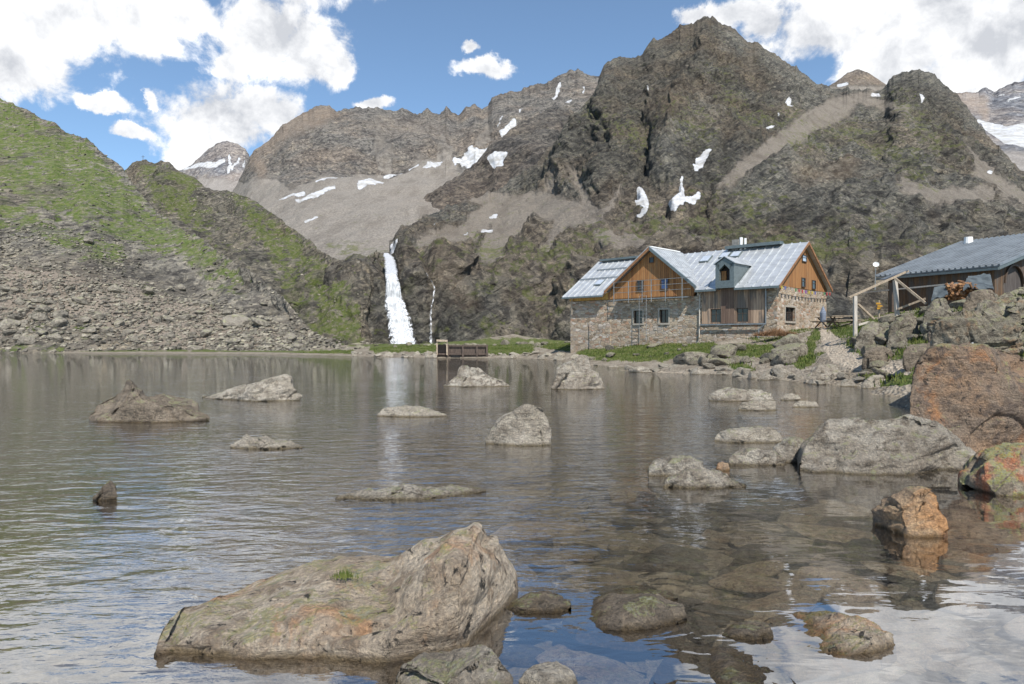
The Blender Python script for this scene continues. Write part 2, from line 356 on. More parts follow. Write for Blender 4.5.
# --- small reddish peak behind the saddle
sky5 = [(790, 120), (820, 92), (835, 82), (843, 76), (850, 72), (857, 69), (862, 70), (870, 74), (878, 79), (888, 86), (905, 100), (930, 120)]
def n5(P, PX, PY, T, D): return oct_noise(P, D, (160, 80, 40, 20), rid1, 71, (1, .5, .8), .3, .12)*(1-.7*T)
def k5(P, PX, PY, T): return {'snow': masks(PX, PY, [[(838, 86, 1.5), (847, 84, 1.2)]], 1.2, .4), 'scree': sst(80, 92, PY), 'warm': sst(70, 80, PY)*.55}
o, *_ = mountain('reddish_mountain', m_far, sky5, [(790, 150), (930, 150)], [(790, [(0, 1150), (1, 1500)])], 790, 930, .8, 80, None, n5, k5, .8)
tag(o, kind='structure')
# --- jagged ridge, left of centre
sky3 = [(215, 215), (232, 192), (240, 176), (247, 163), (253, 151), (258, 146), (270, 137), (280, 126), (292, 118), (302, 112), (312, 107), (321, 104), (330, 106), (337, 110), (345, 107), (360, 107), (372, 108),
        (385, 110), (398, 112), (408, 110), (418, 114), (424, 112), (428, 108), (433, 113), (440, 113), (446, 108), (452, 112), (458, 115), (466, 109), (475, 104), (482, 110), (488, 108), (492, 98), (500, 93),
        (510, 92), (520, 90), (530, 84), (538, 81), (546, 83), (555, 76), (562, 73), (570, 71), (578, 67), (585, 72), (596, 76), (615, 80), (660, 90)]
def n3(P, PX, PY, T, D):
    basin = sst(160+(PX-300)*.0, 185, PY-(PX-300)*-.02)
    r = oct_noise(P, D, (420, 210, 105, 52, 26, 13), rid1, 31, (1, .6, .8), .25, .10)+oct_noise(P, D, (60, 30, 15), rid1, 37, (1, 1, 1), 0, .10)
    r = r+oct_noise(P, D, (300, 140, 60, 28), facet, 35, (1, .4, .9), 0, .19)
    return r*(1-.9*sst(.75, 1, T))*(1-.8*basin)+oct_noise(P, D, (180, 60, 20), per1, 33, (1, 1, 1), 0, .05)*basin
def k3(P, PX, PY, T):
    sn = [[(457, 157, 4), (470, 155, 5), (487, 149, 3)], [(470, 145, 1.5), (472, 152, 4)], [(424, 165, 2), (433, 162, 4), (440, 158, 2)], [(493, 161, 3), (505, 157, 3)], [(385, 172, 2), (395, 170, 3), (405, 168, 3)], [(360, 186, 3), (372, 182, 3), (382, 183, 2)],
          [(272, 202, 1.5), (290, 196, 2), (303, 192, 2)], [(296, 200, 1.5), (315, 194, 2.2), (335, 187, 1.5)], [(316, 181, 1.2), (330, 179, 1.6), (343, 178, 1.2)], [(305, 222, 1.5), (316, 216, 1.2)],
          [(500, 129, 2), (514, 121, 2)], [(540, 112, 1.5), (549, 108, 1.5)], [(552, 97, 1.5), (560, 83, 1.5)], [(567, 101, 1.5), (571, 99, 1)], [(410, 163, 1), (418, 161, 1)], [(520, 112, 1), (521, 108, 1.2)], [(583, 93, 1), (584, 87, .8)], [(503, 116, 1), (497, 125, .8)]]
    basin = sst(150, 172, PY+fbm(PX*.03, PY*.03, 0*PX, 3, 8)*18-np.interp(PX, [235, 300, 350, 480], [25, 15, 5, -2]))
    return {'snow': masks(PX, PY, sn, 2.6, .8), 'scree': np.clip(basin+masks(PX, PY, [[(375, 120, 2), (385, 150, 10)], [(440, 130, 2), (445, 150, 9)], [(500, 112, 1), (480, 140, 6)]], 4)*.6, 0, 1),
            'warm': masks(PX, PY, [[(262, 145, 4), (300, 118, 9), (330, 112, 7)], [(255, 160, 5), (262, 180, 6)]], 8)*.8+masks(PX, PY, [[(380, 125, 9), (440, 130, 8)]], 8)*.25,
            'grass': masks(PX, PY, [[(330, 245, 5), (400, 255, 12)]], 8)*.55}
o, *_ = mountain('jagged_ridge', m_far, sky3, [(215, 290), (480, 282), (660, 260)], [(215, [(0, 420), (.45, 1000), (1, 1900)]), (420, [(0, 380), (.45, 900), (.65, 1500), (1, 2400)]), (660, [(0, 700), (1, 2600)])], 215, 660, .7, 330, None, n3, k3, 2.2)
tag(o, kind='structure')

skys = [(425, 200), (445, 185), (462, 174), (476, 163), (485, 152), (492, 144), (500, 138), (510, 131), (520, 123), (530, 118), (540, 112), (552, 107), (560, 109), (567, 111), (576, 113), (590, 118), (640, 140)]
def ns(P, PX, PY, T, D): return (oct_noise(P, D, (180, 90, 45, 22, 11), rid1, 81, (1, .4, .9), .5, .14)+oct_noise(P, D, (120, 50, 20), facet, 83, (1, .4, 1), .3, .16))*(1-.8*sst(.85, 1, T))*(.25+.75*sst(.25, .5, T))
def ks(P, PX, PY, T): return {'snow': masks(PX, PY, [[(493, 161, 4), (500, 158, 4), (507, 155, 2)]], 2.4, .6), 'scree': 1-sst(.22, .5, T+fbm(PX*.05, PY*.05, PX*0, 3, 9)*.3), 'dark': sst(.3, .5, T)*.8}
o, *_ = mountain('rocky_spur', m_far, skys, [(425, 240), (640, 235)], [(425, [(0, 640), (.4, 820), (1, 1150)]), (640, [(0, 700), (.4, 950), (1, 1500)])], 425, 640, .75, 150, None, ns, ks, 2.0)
tag(o, kind='structure')

# --- main massif with the cliff band behind the lake
sky4 = [(300, 290), (322, 276), (335, 263), (350, 257), (365, 258), (378, 251), (388, 240), (398, 231), (408, 225), (422, 218), (436, 213), (448, 207), (460, 204), (472, 199), (484, 196), (492, 192), (502, 186), (512, 179), (522, 172), (530, 166), (540, 157), (551, 145), (558, 138), (565, 127), (571, 118),
        (578, 110), (586, 101), (592, 94), (597, 87), (599, 77), (602, 68), (606, 62), (611, 59), (618, 57), (626, 58), (634, 56), (641, 52), (646, 45), (654, 40), (664, 36), (672, 34), (678, 29), (686, 26), (692, 24), (697, 18), (703, 15), (708, 16), (714, 18), (722, 24),
        (730, 27), (738, 32), (748, 40), (758, 43), (768, 49), (775, 52), (788, 62), (798, 70), (805, 75), (815, 81), (823, 84), (832, 87), (845, 88), (860, 88), (876, 90), (884, 88), (888, 82), (894, 75), (902, 72), (912, 71), (921, 73), (930, 74), (938, 79),
        (946, 84), (954, 92), (962, 101), (968, 108), (975, 117), (980, 126), (987, 136), (995, 142), (1001, 148), (1012, 160), (1030, 180), (1080, 215), (1180, 262)]
prof4 = [(300, [(0, 168), (1, 215)]), (360, [(0, 168), (.6, 180), (1, 240)]), (400, [(0, 165), (.62, 182), (.72, 215), (1, 430)]), (450, [(0, 160), (.55, 188), (.68, 260), (1, 540)]), (560, [(0, 150), (.38, 190), (.62, 340), (1, 760)]),
         (620, [(0, 125), (.3, 170), (.5, 300), (.72, 520), (1, 860)]), (700, [(0, 118), (.28, 160), (.5, 300), (.72, 560), (1, 900)]), (850, [(0, 112), (.36, 158), (.6, 290), (.83, 560), (1, 880)]), (940, [(0, 108), (.34, 155), (.6, 290), (.8, 500), (1, 860)]),
         (1000, [(0, 105), (.47, 165), (.75, 320), (1, 600)]), (1180, [(0, 100), (1, 330)])]
SN4 = [[(710, 151, 3), (703, 158, 4), (696, 166, 3)], [(683, 178, 1), (680, 188, 3), (672, 196, 4)], [(672, 197, 3), (688, 191, 3), (699, 184, 1.5)], [(640, 190, 4), (642, 197, 5), (637, 199, 3)], [(644, 203, 2), (636, 206, 1.2)], [(483, 232, 2.2), (491, 231, 2)], [(490, 218, 1.2), (496, 216, 1.6)],
          [(395, 239, 2), (390, 245, 2.5), (399, 249, 2.5), (411, 247, 1.2)], [(404, 250, 1.5), (399, 246, 2)], [(434, 228, 1.5), (443, 224, 1.5)], [(464, 236, 1), (468, 234, 1)], [(788, 100, 2), (792, 106, 1.6)], [(768, 127, 2), (773, 125, 1.5)], [(779, 112, 1), (780, 114, 1)],
          [(838, 87, 1), (845, 85, 1)], [(872, 95, 2), (878, 95, 1.5)], [(919, 96, 1.6), (922, 99, 1.5)], [(375, 262, 1)], [(384, 227, 1.4), (385, 232, 1)], [(371, 234, 1), (376, 236, 1)], [(356, 226, 1.5), (360, 225, 1)], [(647, 85, .8), (647, 88, .8)], [(988, 172, 1.5), (991, 173, 1.5)], [(612, 60, .8)]]
FALL = [[(384, 250, 3), (390, 280, 5), (397, 315, 10), (404, 350, 15)], [(422, 260, 2), (431, 280, 3), (432, 350, 4)]]
def n4(P, PX, PY, T, D):
    up = sst(260, 200, PY)                       # upper faces against the cliff band
    Q = tilt_coords(P, .45, .2)
    h = 0
    # spurs and couloirs that run down the faces
    lean = np.interp(PX, [400, 560, 700, 860, 1000], [.9, .55, .1, -.25, -.7])
    X = P[..., 0]+P[..., 2]*lean+fbm(P[..., 0]/90, P[..., 1]/90, P[..., 2]/90, 5, 77)*60
    for l, a, s in ((150, .07, 1), (75, .10, 2), (38, .13, 3), (19, .13, 4)):
        w = sst(1.2, 3.0, l/(D/F))
        h = h+rid1(X/l, P[..., 1]/l*.25, P[..., 2]/l*.55, s+40)*l*a*w*(.35+.65*up)
    h = h+oct_noise(Q, D, (60, 27), facet, 21, (.8, .35, 1.1), .2, .13)*(.15+.85*up)+oct_noise(Q, D, (13, 6.5, 3.2), facet, 23, (.8, .35, 1.1), .2, .32)+oct_noise(Q, D, (30, 15, 7, 3.5), rid1, 24, (.8, .8, 1.1), 0, .10)
    h = h+oct_noise(P, D, (30, 9, 4, 2, 1), per1, 27, (1, 1, 1), 0, .2)
    st = np.abs(((Q[..., 2]/9+fbm(P[..., 0]/40, P[..., 1]/40, P[..., 2]/40, 3, 15)*1.2) % 1)-.5)*2
    h = h+(st**2)*2.2*(1-up*.3)+oct_noise(P, D, (24, 12, 6, 3), rid1, 29, (1.3, .3, .6), .55, .16)
    sc = scree4(PX, PY)
    h = h*(1-.82*sc)
    # clefts drawn from the photograph
    for pts, dep in (([(786, 192, 2), (785, 215, 3), (783, 262, 2)], 7), ([(828, 190, 1.5), (826, 262, 2)], 5), ([(640, 112, 1), (645, 130, 3), (646, 165, 3), (644, 178, 2)], 34), ([(655, 75, 2), (640, 105, 3)], 18), ([(760, 95, 2), (735, 120, 3), (720, 150, 3)], 20),
                     ([(874, 215, 1.5), (876, 262, 2)], 4), ([(700, 60, 3), (690, 100, 4)], 20), ([(560, 130, 3), (545, 165, 5)], 22), ([(530, 300, 2), (545, 335, 3)], 3), ([(468, 300, 3), (485, 325, 3)], 3), ([(424, 262, 1), (434, 290, 2.5), (431, 344, 3)], 3), ([(600, 120, 2), (612, 160, 3)], 18)):
        h = h-masks(PX, PY, [pts], 9, 1.6)*dep*.28
    for pts, dep in (([(705, 20, 3), (700, 60, 4), (672, 110, 7), (668, 165, 8)], 22), ([(610, 65, 3), (590, 110, 6), (560, 170, 6)], 20), ([(760, 50, 3), (790, 85, 5), (800, 110, 4)], 16)):
        h = h+masks(PX, PY, [pts], 30, 1.5)*dep*.8
    return h*np.clip(1-.92*sst(.9, 1, T), 0, 1)*(1-.85*masks(PX, PY, SN4, 7, .5))*(1-.75*masks(PX, PY, FALL, 26, .3))-2.5*masks(PX, PY, FALL, 9, .3)-7*masks(PX, PY, [[(386, 238, 4), (391, 270, 8)]], 12, .3)
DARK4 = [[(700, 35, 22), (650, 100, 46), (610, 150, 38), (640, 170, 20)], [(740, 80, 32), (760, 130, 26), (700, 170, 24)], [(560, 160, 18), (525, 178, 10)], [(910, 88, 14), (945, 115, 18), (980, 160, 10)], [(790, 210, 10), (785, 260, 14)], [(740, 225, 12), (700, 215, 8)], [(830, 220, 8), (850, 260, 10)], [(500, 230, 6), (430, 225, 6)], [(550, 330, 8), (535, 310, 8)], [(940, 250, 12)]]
def scree4(PX, PY):
    s = masks(PX, PY, [[(500, 200, 4), (540, 205, 14), (590, 215, 12)], [(560, 178, 2), (545, 200, 8)], [(600, 235, 8), (640, 240, 8)], [(870, 95, 5), (835, 108, 12), (795, 132, 11), (760, 160, 9), (722, 180, 5)], [(460, 195, 3), (500, 205, 14), (470, 232, 12), (420, 246, 6)], [(520, 210, 16), (490, 255, 14)], [(560, 225, 8), (545, 255, 7)], [(905, 185, 8), (940, 195, 10), (985, 195, 9)],
                       [(965, 140, 2), (985, 175, 8), (1060, 225, 14)], [(575, 175, 3), (588, 210, 6)], [(850, 100, 6), (905, 108, 5)], [(620, 188, 3), (600, 215, 6), (560, 222, 8)]], 9, 1.8)
    return s
def k4(P, PX, PY, T):
    sn = SN4
    up = np.clip(P[..., 2]/400, 0, 1)
    N = gridnormals(P); N[N[..., 2] < 0] *= -1; nz = N[..., 2]
    g = masks(PX, PY, [[(480, 250, 10), (560, 262, 12), (600, 235, 10)], [(700, 200, 16), (760, 205, 14)], [(800, 145, 14), (850, 130, 12), (880, 140, 16), (920, 170, 12)], [(640, 215, 16), (760, 235, 18), (860, 235, 20), (960, 235, 14)], [(560, 70, 8), (600, 120, 8), (640, 140, 10), (700, 130, 14)],
                       [(520, 335, 8), (480, 310, 6), (495, 275, 8)], [(390, 340, 5), (425, 342, 4)], [(720, 70, 12), (740, 110, 12), (790, 120, 10)], [(900, 100, 12), (950, 150, 10)], [(590, 235, 8), (545, 300, 12)], [(350, 262, 6), (400, 258, 6), (470, 262, 8)], [(520, 280, 8), (560, 315, 8)], [(450, 330, 5), (500, 325, 8)], [(400, 275, 3), (415, 320, 3)], [(500, 340, 6), (560, 340, 5)]], 26, 1)
    g = g*(.36+.42*sst(.4, .8, nz))+.12
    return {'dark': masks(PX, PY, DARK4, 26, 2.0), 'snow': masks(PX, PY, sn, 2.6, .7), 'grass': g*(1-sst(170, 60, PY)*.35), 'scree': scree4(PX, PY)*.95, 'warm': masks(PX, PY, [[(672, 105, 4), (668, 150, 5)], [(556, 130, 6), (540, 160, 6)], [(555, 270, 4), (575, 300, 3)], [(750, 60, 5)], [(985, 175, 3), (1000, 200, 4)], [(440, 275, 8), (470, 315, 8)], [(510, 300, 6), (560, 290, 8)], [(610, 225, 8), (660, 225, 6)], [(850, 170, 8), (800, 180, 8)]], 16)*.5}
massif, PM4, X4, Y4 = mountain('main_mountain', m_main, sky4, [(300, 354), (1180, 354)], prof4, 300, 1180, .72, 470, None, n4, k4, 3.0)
tag(massif, kind='structure')

# --- knoll in front of the waterfall
sky6 = [(60, 215), (95, 190), (115, 175), (128, 166), (133, 161), (140, 159), (146, 158), (154, 162), (162, 161), (170, 164), (178, 170), (195, 178), (206, 186), (214, 190), (232, 190), (245, 196), (258, 202), (272, 211), (288, 224), (300, 232), (312, 241), (322, 250),
        (332, 257), (342, 259), (355, 259), (362, 261), (368, 264), (372, 272), (375, 290), (378, 318), (381, 345), (384, 356), (396, 358)]
def n6(P, PX, PY, T, D):
    Q = tilt_coords(P, -.6, .2)
    h = oct_noise(Q, D, (40, 20, 10, 5, 2.5), facet, 121, (.8, .4, 1.1), .2, .22)+oct_noise(Q, D, (20, 8, 3), rid1, 125, (.7, .8, 1.2), .2, .08)+oct_noise(P, D, (14, 7, 3.5, 1.7), per1, 127, (1, 1, 1), 0, .13)
    return h*(1-.75*sst(.9, 1, T))
def k6(P, PX, PY, T):
    N = gridnormals(P); N[N[..., 2] < 0] *= -1
    g = masks(PX, PY, [[(318, 270, 14), (335, 300, 20), (350, 330, 16)], [(235, 195, 6), (290, 240, 10), (330, 275, 8)], [(140, 168, 6), (190, 185, 10)], [(290, 270, 10), (300, 300, 10)], [(200, 215, 14), (160, 190, 12)], [(250, 215, 8), (280, 250, 10)], [(320, 320, 14)]], 14, 1.4)
    return {'grass': g*.78+.2*sst(.5, .8, N[..., 2]), 'snow': 0*PX}
knoll, PM6, X6, Y6 = mountain('knoll_hill', m_knob, sky6, [(60, 356), (396, 358)], [(60, [(0, 118), (1, 420)]), (143, [(0, 120), (.4, 200), (1, 420)]), (262, [(0, 125), (.5, 190), (1, 330)]), (335, [(0, 135), (.6, 175), (1, 225)]), (396, [(0, 150), (1, 156)])], 60, 396, .6, 330, None, n6, k6, 1.0)
tag(knoll, kind='structure')

# --- green hillside with talus, left
sky7 = [(-230, 20), (-120, 50), (-60, 72), (0, 100), (14, 105), (30, 112), (44, 118), (55, 122), (66, 131), (75, 135), (86, 138), (95, 143), (104, 152), (113, 159), (124, 168), (132, 182), (141, 192), (152, 204), (170, 220), (188, 233), (203, 241), (222, 254), (240, 264), (255, 272), (270, 284), (288, 300), (300, 314), (314, 330), (330, 340), (352, 349), (370, 354)]
def n7(P, PX, PY, T, D):
    Q = tilt_coords(P, -.5, .3)
    k = .35+.65*masks(PX, PY, [[(100, 100, 6), (150, 200, 10), (220, 250, 14), (270, 295, 14)], [(60, 215, 12), (130, 245, 14), (200, 280, 16)], [(0, 200, 14), (0, 240, 10)]], 20, 1)
    h = oct_noise(Q, D, (36, 18, 9, 4.5, 2.2), facet, 221, (.8, .4, 1.2), .2, .20)*k+oct_noise(P, D, (30, 10, 4, 2), per1, 227, (1, 1, 1), 0, .05)
    return h*(1-.75*sst(.88, 1, T))
def k7(P, PX, PY, T):
    N = gridnormals(P); N[N[..., 2] < 0] *= -1
    g = masks(PX, PY, [[(-200, 60, 60), (0, 140, 40), (70, 170, 34), (110, 205, 30), (150, 228, 20), (190, 245, 12), (230, 270, 8)], [(0, 205, 12), (60, 235, 12), (120, 250, 10)], [(-100, 160, 60), (0, 165, 24), (60, 200, 12)], [(140, 210, 8), (200, 262, 6), (240, 290, 4)], [(35, 330, 6), (60, 322, 4)], [(85, 330, 5)], [(-50, 352, 4), (60, 352, 3)], [(120, 352, 3), (200, 350, 3), (300, 353, 3)], [(150, 285, 5)], [(0, 220, 6), (60, 235, 5)]], 16, 1.4)
    return {'grass': g*.92, 'scree': masks(PX, PY, [[(-100, 300, 50), (100, 300, 30), (220, 330, 22), (330, 350, 8)], [(50, 180, 2), (92, 215, 4)], [(0, 145, 1), (30, 160, 2)]], 12)*.9*(1-g)}
hill, PM7, X7, Y7 = mountain('hillside', m_hill, sky7, [(-230, 362), (370, 366)], [(-230, [(0, 92), (1, 250)]), (0, [(0, 92), (.35, 118), (1, 240)]), (114, [(0, 91), (.4, 125), (1, 225)]), (203, [(0, 90), (.5, 125), (1, 175)]), (290, [(0, 88), (1, 122)]), (370, [(0, 84), (1, 90)])], -230, 370, .62, 340, None, n7, k7, 1.6)
tag(hill, kind='structure')
def surf(Pm, Xg, Yg, px, py):
    c = int(round(np.interp(px, Xg[0], np.arange(Xg.shape[1])))); col = Yg[:, c]; r = int(round(np.interp(-py, -col, np.arange(len(col)))))
    return Pm[r, c]

# ================================================================== GROUND
ctl = []
def cp(px, py, d, dz=0.0): p = at(px, py, d); ctl.append((p[0], p[1], p[2]+dz))
def shore(px, py, dz=0.0): p = lake(px, py); ctl.append((p[0], p[1], dz))
for px, py in ((-900, 352.5), (-600, 353), (-300, 353), (-150, 353), (0, 353), (90, 353.5), (180, 354), (270, 354.5), (350, 356), (400, 357.5), (440, 358), (490, 358), (530, 358.5), (565, 361), (590, 365), (620, 370), (660, 373), (700, 374), (735, 377.5), (765, 379.5), (790, 381), (815, 384), (850, 386), (880, 388), (905, 392)): shore(px, py, .02)
for x, y in ((15.2, 21), (13.8, 17.5), (11.6, 14.5), (9.2, 12), (8.2, 10), (7.3, 8.4), (6.6, 6.5), (5.9, 4.6), (5.0, 3), (3.5, 1.6), (0, 1.1), (-4, 1.2), (-10, .5), (-25, -3), (-60, -4)): ctl.append((x, y, .0))
# bed
for x, y, z in ((2.2, 4.2, -.22), (1, 3.2, -.18), (4.2, 6, -.3), (0, 4.2, -.45), (1, 6, -.42), (3, 8, -.42), (6, 9, -.3), (4, 12, -.55), (1, 10, -.6), (-1, 5, -.7), (-2, 3.5, -.6), (-4, 8, -1.2), (-3, 14, -1.1), (0, 16, -.7), (4, 18, -.6), (8, 16, -.45), (8, 24, -.7), (2, 25, -.8), (-8, 15, -1.8), (-15, 30, -2.6), (0, 40, -1.1), (10, 34, -.6),
                (-30, 50, -3), (-10, 60, -2), (0, 62, -.9), (-50, 70, -2.5), (-20, 10, -2.4), (-40, 20, -3), (-80, 40, -3), (6, 42, -.6)): ctl.append((x, y, z))
# land
for px, py, d in ((-600, 347, 108), (-300, 350, 102), (0, 349, 104), (180, 350, 101), (300, 351, 98), (365, 349, 92), (400, 347, 84), (440, 349, 78), (486, 349, 78), (530, 352, 72), (400, 346, 100), (500, 346, 100), (575, 345, 66), (620, 343, 60), (660, 342, 57), (700, 341, 54.5), (735, 339.5, 51.5), (777, 338, 48.5), (828, 331, 56),
                  (600, 356, 53), (650, 360, 47), (700, 360, 44), (740, 362, 40), (770, 362, 37), (800, 350, 42), (830, 341, 43), (850, 336, 42), (822, 376, 29), (835, 360, 33), (845, 348, 38), (870, 376, 26.5), (905, 372, 23), (880, 350, 31), (860, 336, 37), (895, 340, 33), (925, 345, 27), (945, 358, 22), (960, 338, 24), (925, 318, 34), (880, 325, 38),
                  (950, 305, 38), (1000, 300, 42), (1040, 302, 42), (985, 318, 31), (1024, 330, 22), (1060, 350, 15), (1000, 290, 55), (900, 312, 50), (860, 330, 60), (1100, 300, 40), (1200, 320, 20), (1100, 290, 60), (1000, 365, 16), (960, 375, 17), (930, 380, 19), (1300, 280, 60), (900, 322, 90), (700, 335, 90), (600, 343, 90), (1000, 300, 95), (450, 345.5, 125), (400, 346, 150), (480, 346, 165), (560, 345.5, 140), (620, 344, 130), (350, 346, 115), (540, 345.5, 115), (600, 343, 110)): cp(px, py, d)
for x, y, z in ((-25, 130, .9), (5, 130, .9), (9, 7, .5), (9.5, 9.5, .6), (11.5, 11.5, .8), (14.2, 14, 1.0), (16, 17, 1.1), (12, 20, -.5), (11, 16.5, -.5), (10, 17.5, -.5), (11.5, 20.5, -.5), (9, 15, -.5), (7.8, 12.5, -.4), (12, 6, 1.3), (7, 2, .7), (0, -2, .6), (10, -8, 1.5), (-10, -8, .8), (-40, -14, 1.5), (20, 4, 3), (30, 15, 5), (40, -10, 5), (-120, 150, 3), (0, 150, 3), (120, 150, 5), (150, 60, 8), (-160, 60, 2), (-160, -20, 4), (0, -60, 5), (-90, -50, 5), (90, -60, 8)): ctl.append((x, y, z))
ctl = np.array(ctl)
_d = np.hypot(ctl[:, None, 0]-ctl[None, :, 0], ctl[:, None, 1]-ctl[None, :, 1]); _n = len(ctl)
_A = np.zeros((_n+1, _n+1)); _A[:_n, :_n] = -_d-np.eye(_n)*.05; _A[:_n, _n] = 1; _A[_n, :_n] = 1
_w = np.linalg.solve(_A, np.append(ctl[:, 2], 0))
def gz(x, y):
    x = np.asarray(x, float); y = np.asarray(y, float); s = np.full(x.shape, _w[-1])
    for i in range(_n): s = s-_w[i]*np.sqrt((x-ctl[i, 0])**2+(y-ctl[i, 1])**2)
    return s
def ground_z(x, y):
    z = gz(x, y); r = np.hypot(x, y)
    z = z+fbm(x*.25, y*.25, 0*x, 5, 301)*np.clip(.03+np.abs(z)*.35, 0, .3)+fbm(x*1.7, y*1.7, 0*x, 4, 311)*np.clip(.02+np.abs(z)*.12, 0, .06)
    f = sst(150, 260, r); return z*(1-f)+1.2*f
az = np.radians(np.concatenate([np.arange(-180, -48, 3.0), np.arange(-48, 48, .11), np.arange(48, 180, 3.0)]))
rr = np.concatenate([np.exp(np.linspace(math.log(.4), math.log(150), 620)), [170, 200, 260, 400, 900, 2500, 7000]])
R_, A_ = np.meshgrid(rr, az, indexing='ij'); GX = R_*np.sin(A_); GY = R_*np.cos(A_); GZ = ground_z(GX, GY)
GZ[rr > 180] = 1.2
pxg = CX+F*GX/np.maximum(GY, .1); pyg = HY+F*(CH-GZ)/np.maximum(GY, .1); vis = (GY > .5)
path = masks(pxg, pyg, [[(826, 334, 6), (832, 345, 9), (840, 353, 11), (856, 361, 8)], [(858, 362, 9), (880, 367, 7), (905, 368, 7)], [(575, 366, 3), (620, 372, 4), (700, 378, 4)]], 4, 1.0)*vis
gr = masks(pxg, pyg, [[(585, 350, 9), (640, 352, 10), (700, 350, 9)], [(700, 345, 6), (720, 352, 6)], [(795, 358, 7), (810, 348, 6), (800, 366, 4)], [(857, 352, 8), (850, 344, 5)], [(875, 376, 10), (905, 378, 8), (925, 374, 6)], [(735, 364, 5), (750, 370, 4)], [(855, 333, 8), (875, 326, 7)], [(862, 345, 7), (870, 360, 8)], [(812, 340, 5), (808, 358, 8)], [(730, 352, 7), (770, 350, 6)], [(930, 335, 10), (900, 345, 8)], [(375, 348, 5), (435, 347, 5)], [(488, 348, 6), (530, 350, 5)], [(545, 346, 2), (570, 348, 3)], [(350, 343, 3), (420, 342, 3), (570, 341, 3)], [(0, 352, 3), (350, 353, 3)], [(925, 312, 6)], [(890, 352, 6), (920, 352, 8)], [(815, 336, 5), (845, 330, 5)]], 6, 1.6)*vis
gr = np.clip(np.maximum(gr, .5*(GZ > .9)*(fbm(GX*.3, GY*.3, 0*GX, 4, 21) > .05))*sst(.08, .25, GZ)*(1-path), 0, 1)
tg = NT('ground_earth'); co = tg.n('TexCoord').outputs['Object']
z_ = tg.n('SeparateXYZ', {0: co}).outputs[2]
sil = tg.mix(tg.step(tg.noise(co, .9, 7, .65), .4, .6), (.14, .118, .08), (.24, .205, .145))
sil = tg.mix(tg.math('MULTIPLY', tg.step(tg.noise(co, 6, 8, .7), .48, .6), .6), sil, (.32, .28, .21))
land = tg.mix(tg.step(tg.noise(co, 1.1, 8, .7), .4, .6), (.17, .14, .105), (.27, .235, .185))
land = tg.mix(tg.math('MULTIPLY', tg.step(tg.voro(co, 7, 'F1', 0), .35, .1), .6), land, (.36, .33, .28))
pc = tg.mix(tg.step(tg.noise(co, 5, 8, .7), .42, .6), (.30, .25, .195), (.42, .36, .28))
land = tg.mix(tg.step(tg.attr('path'), .35, .6), land, pc)
gc = tg.mix(tg.step(tg.noise(co, 1.5, 8, .75), .4, .6), (.06, .085, .02), (.125, .13, .05))
land = tg.mix(tg.step(tg.math('ADD', tg.attr('grass'), tg.math('MULTIPLY', tg.math('SUBTRACT', tg.noise(co, 2.5, 7, .7), .5), 1.2)), .4, .6), land, gc)
vw = tg.vmath('ADD', tg.mapping(co, (2.6, 3.6, 0), (0, 0, .3)), tg.vmath('MULTIPLY', tg.n('TexNoise', {'Vector': co, 'Scale': 1.6, 'Detail': 7, 'Roughness': .65}).outputs[1], (1.5, 1.5, 0)))
sc_ = tg.n('SeparateColor', {0: tg.voro(vw, 1.0, 'F1', 1)}).outputs[0]; se_ = tg.step(tg.voro(vw, 1.0, 'DISTANCE_TO_EDGE'), .02, .10)
slab = tg.ramp(sc_, [(0, (.10, .08, .055)), (.35, (.20, .165, .115)), (.6, (.30, .25, .18)), (.8, (.17, .15, .12)), (1, (.40, .35, .26))])
slab = tg.mix(se_, (.10, .085, .062), tg.mix(.5, slab, sil)); sil = tg.mix(tg.math('MULTIPLY', tg.step(tg.noise(co, .5, 5, .7), .42, .58), .65), sil, slab)
c = tg.mix(tg.step(z_, -.02, .05), sil, land)
tg.pbsdf(c, .92, tg.bump(tg.math('ADD', tg.math('ADD', tg.noise(co, 3, 9, .7), tg.voro(co, 8, 'F1', 0)), tg.math('MULTIPLY', se_, tg.step(z_, .05, -.05))), .9, .12), .15)
me = npmesh('ground', np.stack([GX, GY, GZ], -1).reshape(-1, 3), gridfaces(len(rr), len(az)), True, {'path': path.ravel(), 'grass': gr.ravel()})
tag(link('ground', me, tg.m), kind='structure')

# ================================================================== LAKE
tw = NT('lake_water'); co = tw.n('TexCoord').outputs['Object']
wind = tw.n('SeparateXYZ', {0: co}).outputs
calm = tw.step(tw.math('ADD', tw.math('ADD', wind[1], tw.math('MULTIPLY', wind[0], -1.0)), tw.math('MULTIPLY', tw.noise(co, .35, 3, .5), 3.0)), 4.5, 9.5)
patch = tw.step(tw.noise(tw.mapping(co, (.12, .25, 1)), 1.0, 4, .6), .35, .62)
w1 = tw.noise(tw.mapping(co, (4.2, 9.5, 1), (0, 0, .2)), 1.0, 4, .5, .6)
w2 = tw.noise(tw.mapping(co, (1.6, 3.8, 1), (0, 0, -.15)), 1.0, 3, .5, .4)
w3 = tw.noise(tw.mapping(co, (.8, 1.2, 1)), 1.0, 2, .5)
hh = tw.math('ADD', tw.math('MULTIPLY', tw.math('MULTIPLY', w1, tw.math('ADD', .35, tw.math('MULTIPLY', patch, .65))), tw.math('MULTIPLY', calm, .013)), tw.math('ADD', tw.math('MULTIPLY', w2, tw.math('ADD', tw.math('MULTIPLY', calm, .020), .0035)), tw.math('MULTIPLY', w3, .012)))
nrm = tw.bump(hh, 1.0, 1.0)
fr = tw.n('Fresnel', {'IOR': 1.33, 'Normal': nrm}).outputs[0]
fac = tw.math('POWER', fr, .38, clamp=True)
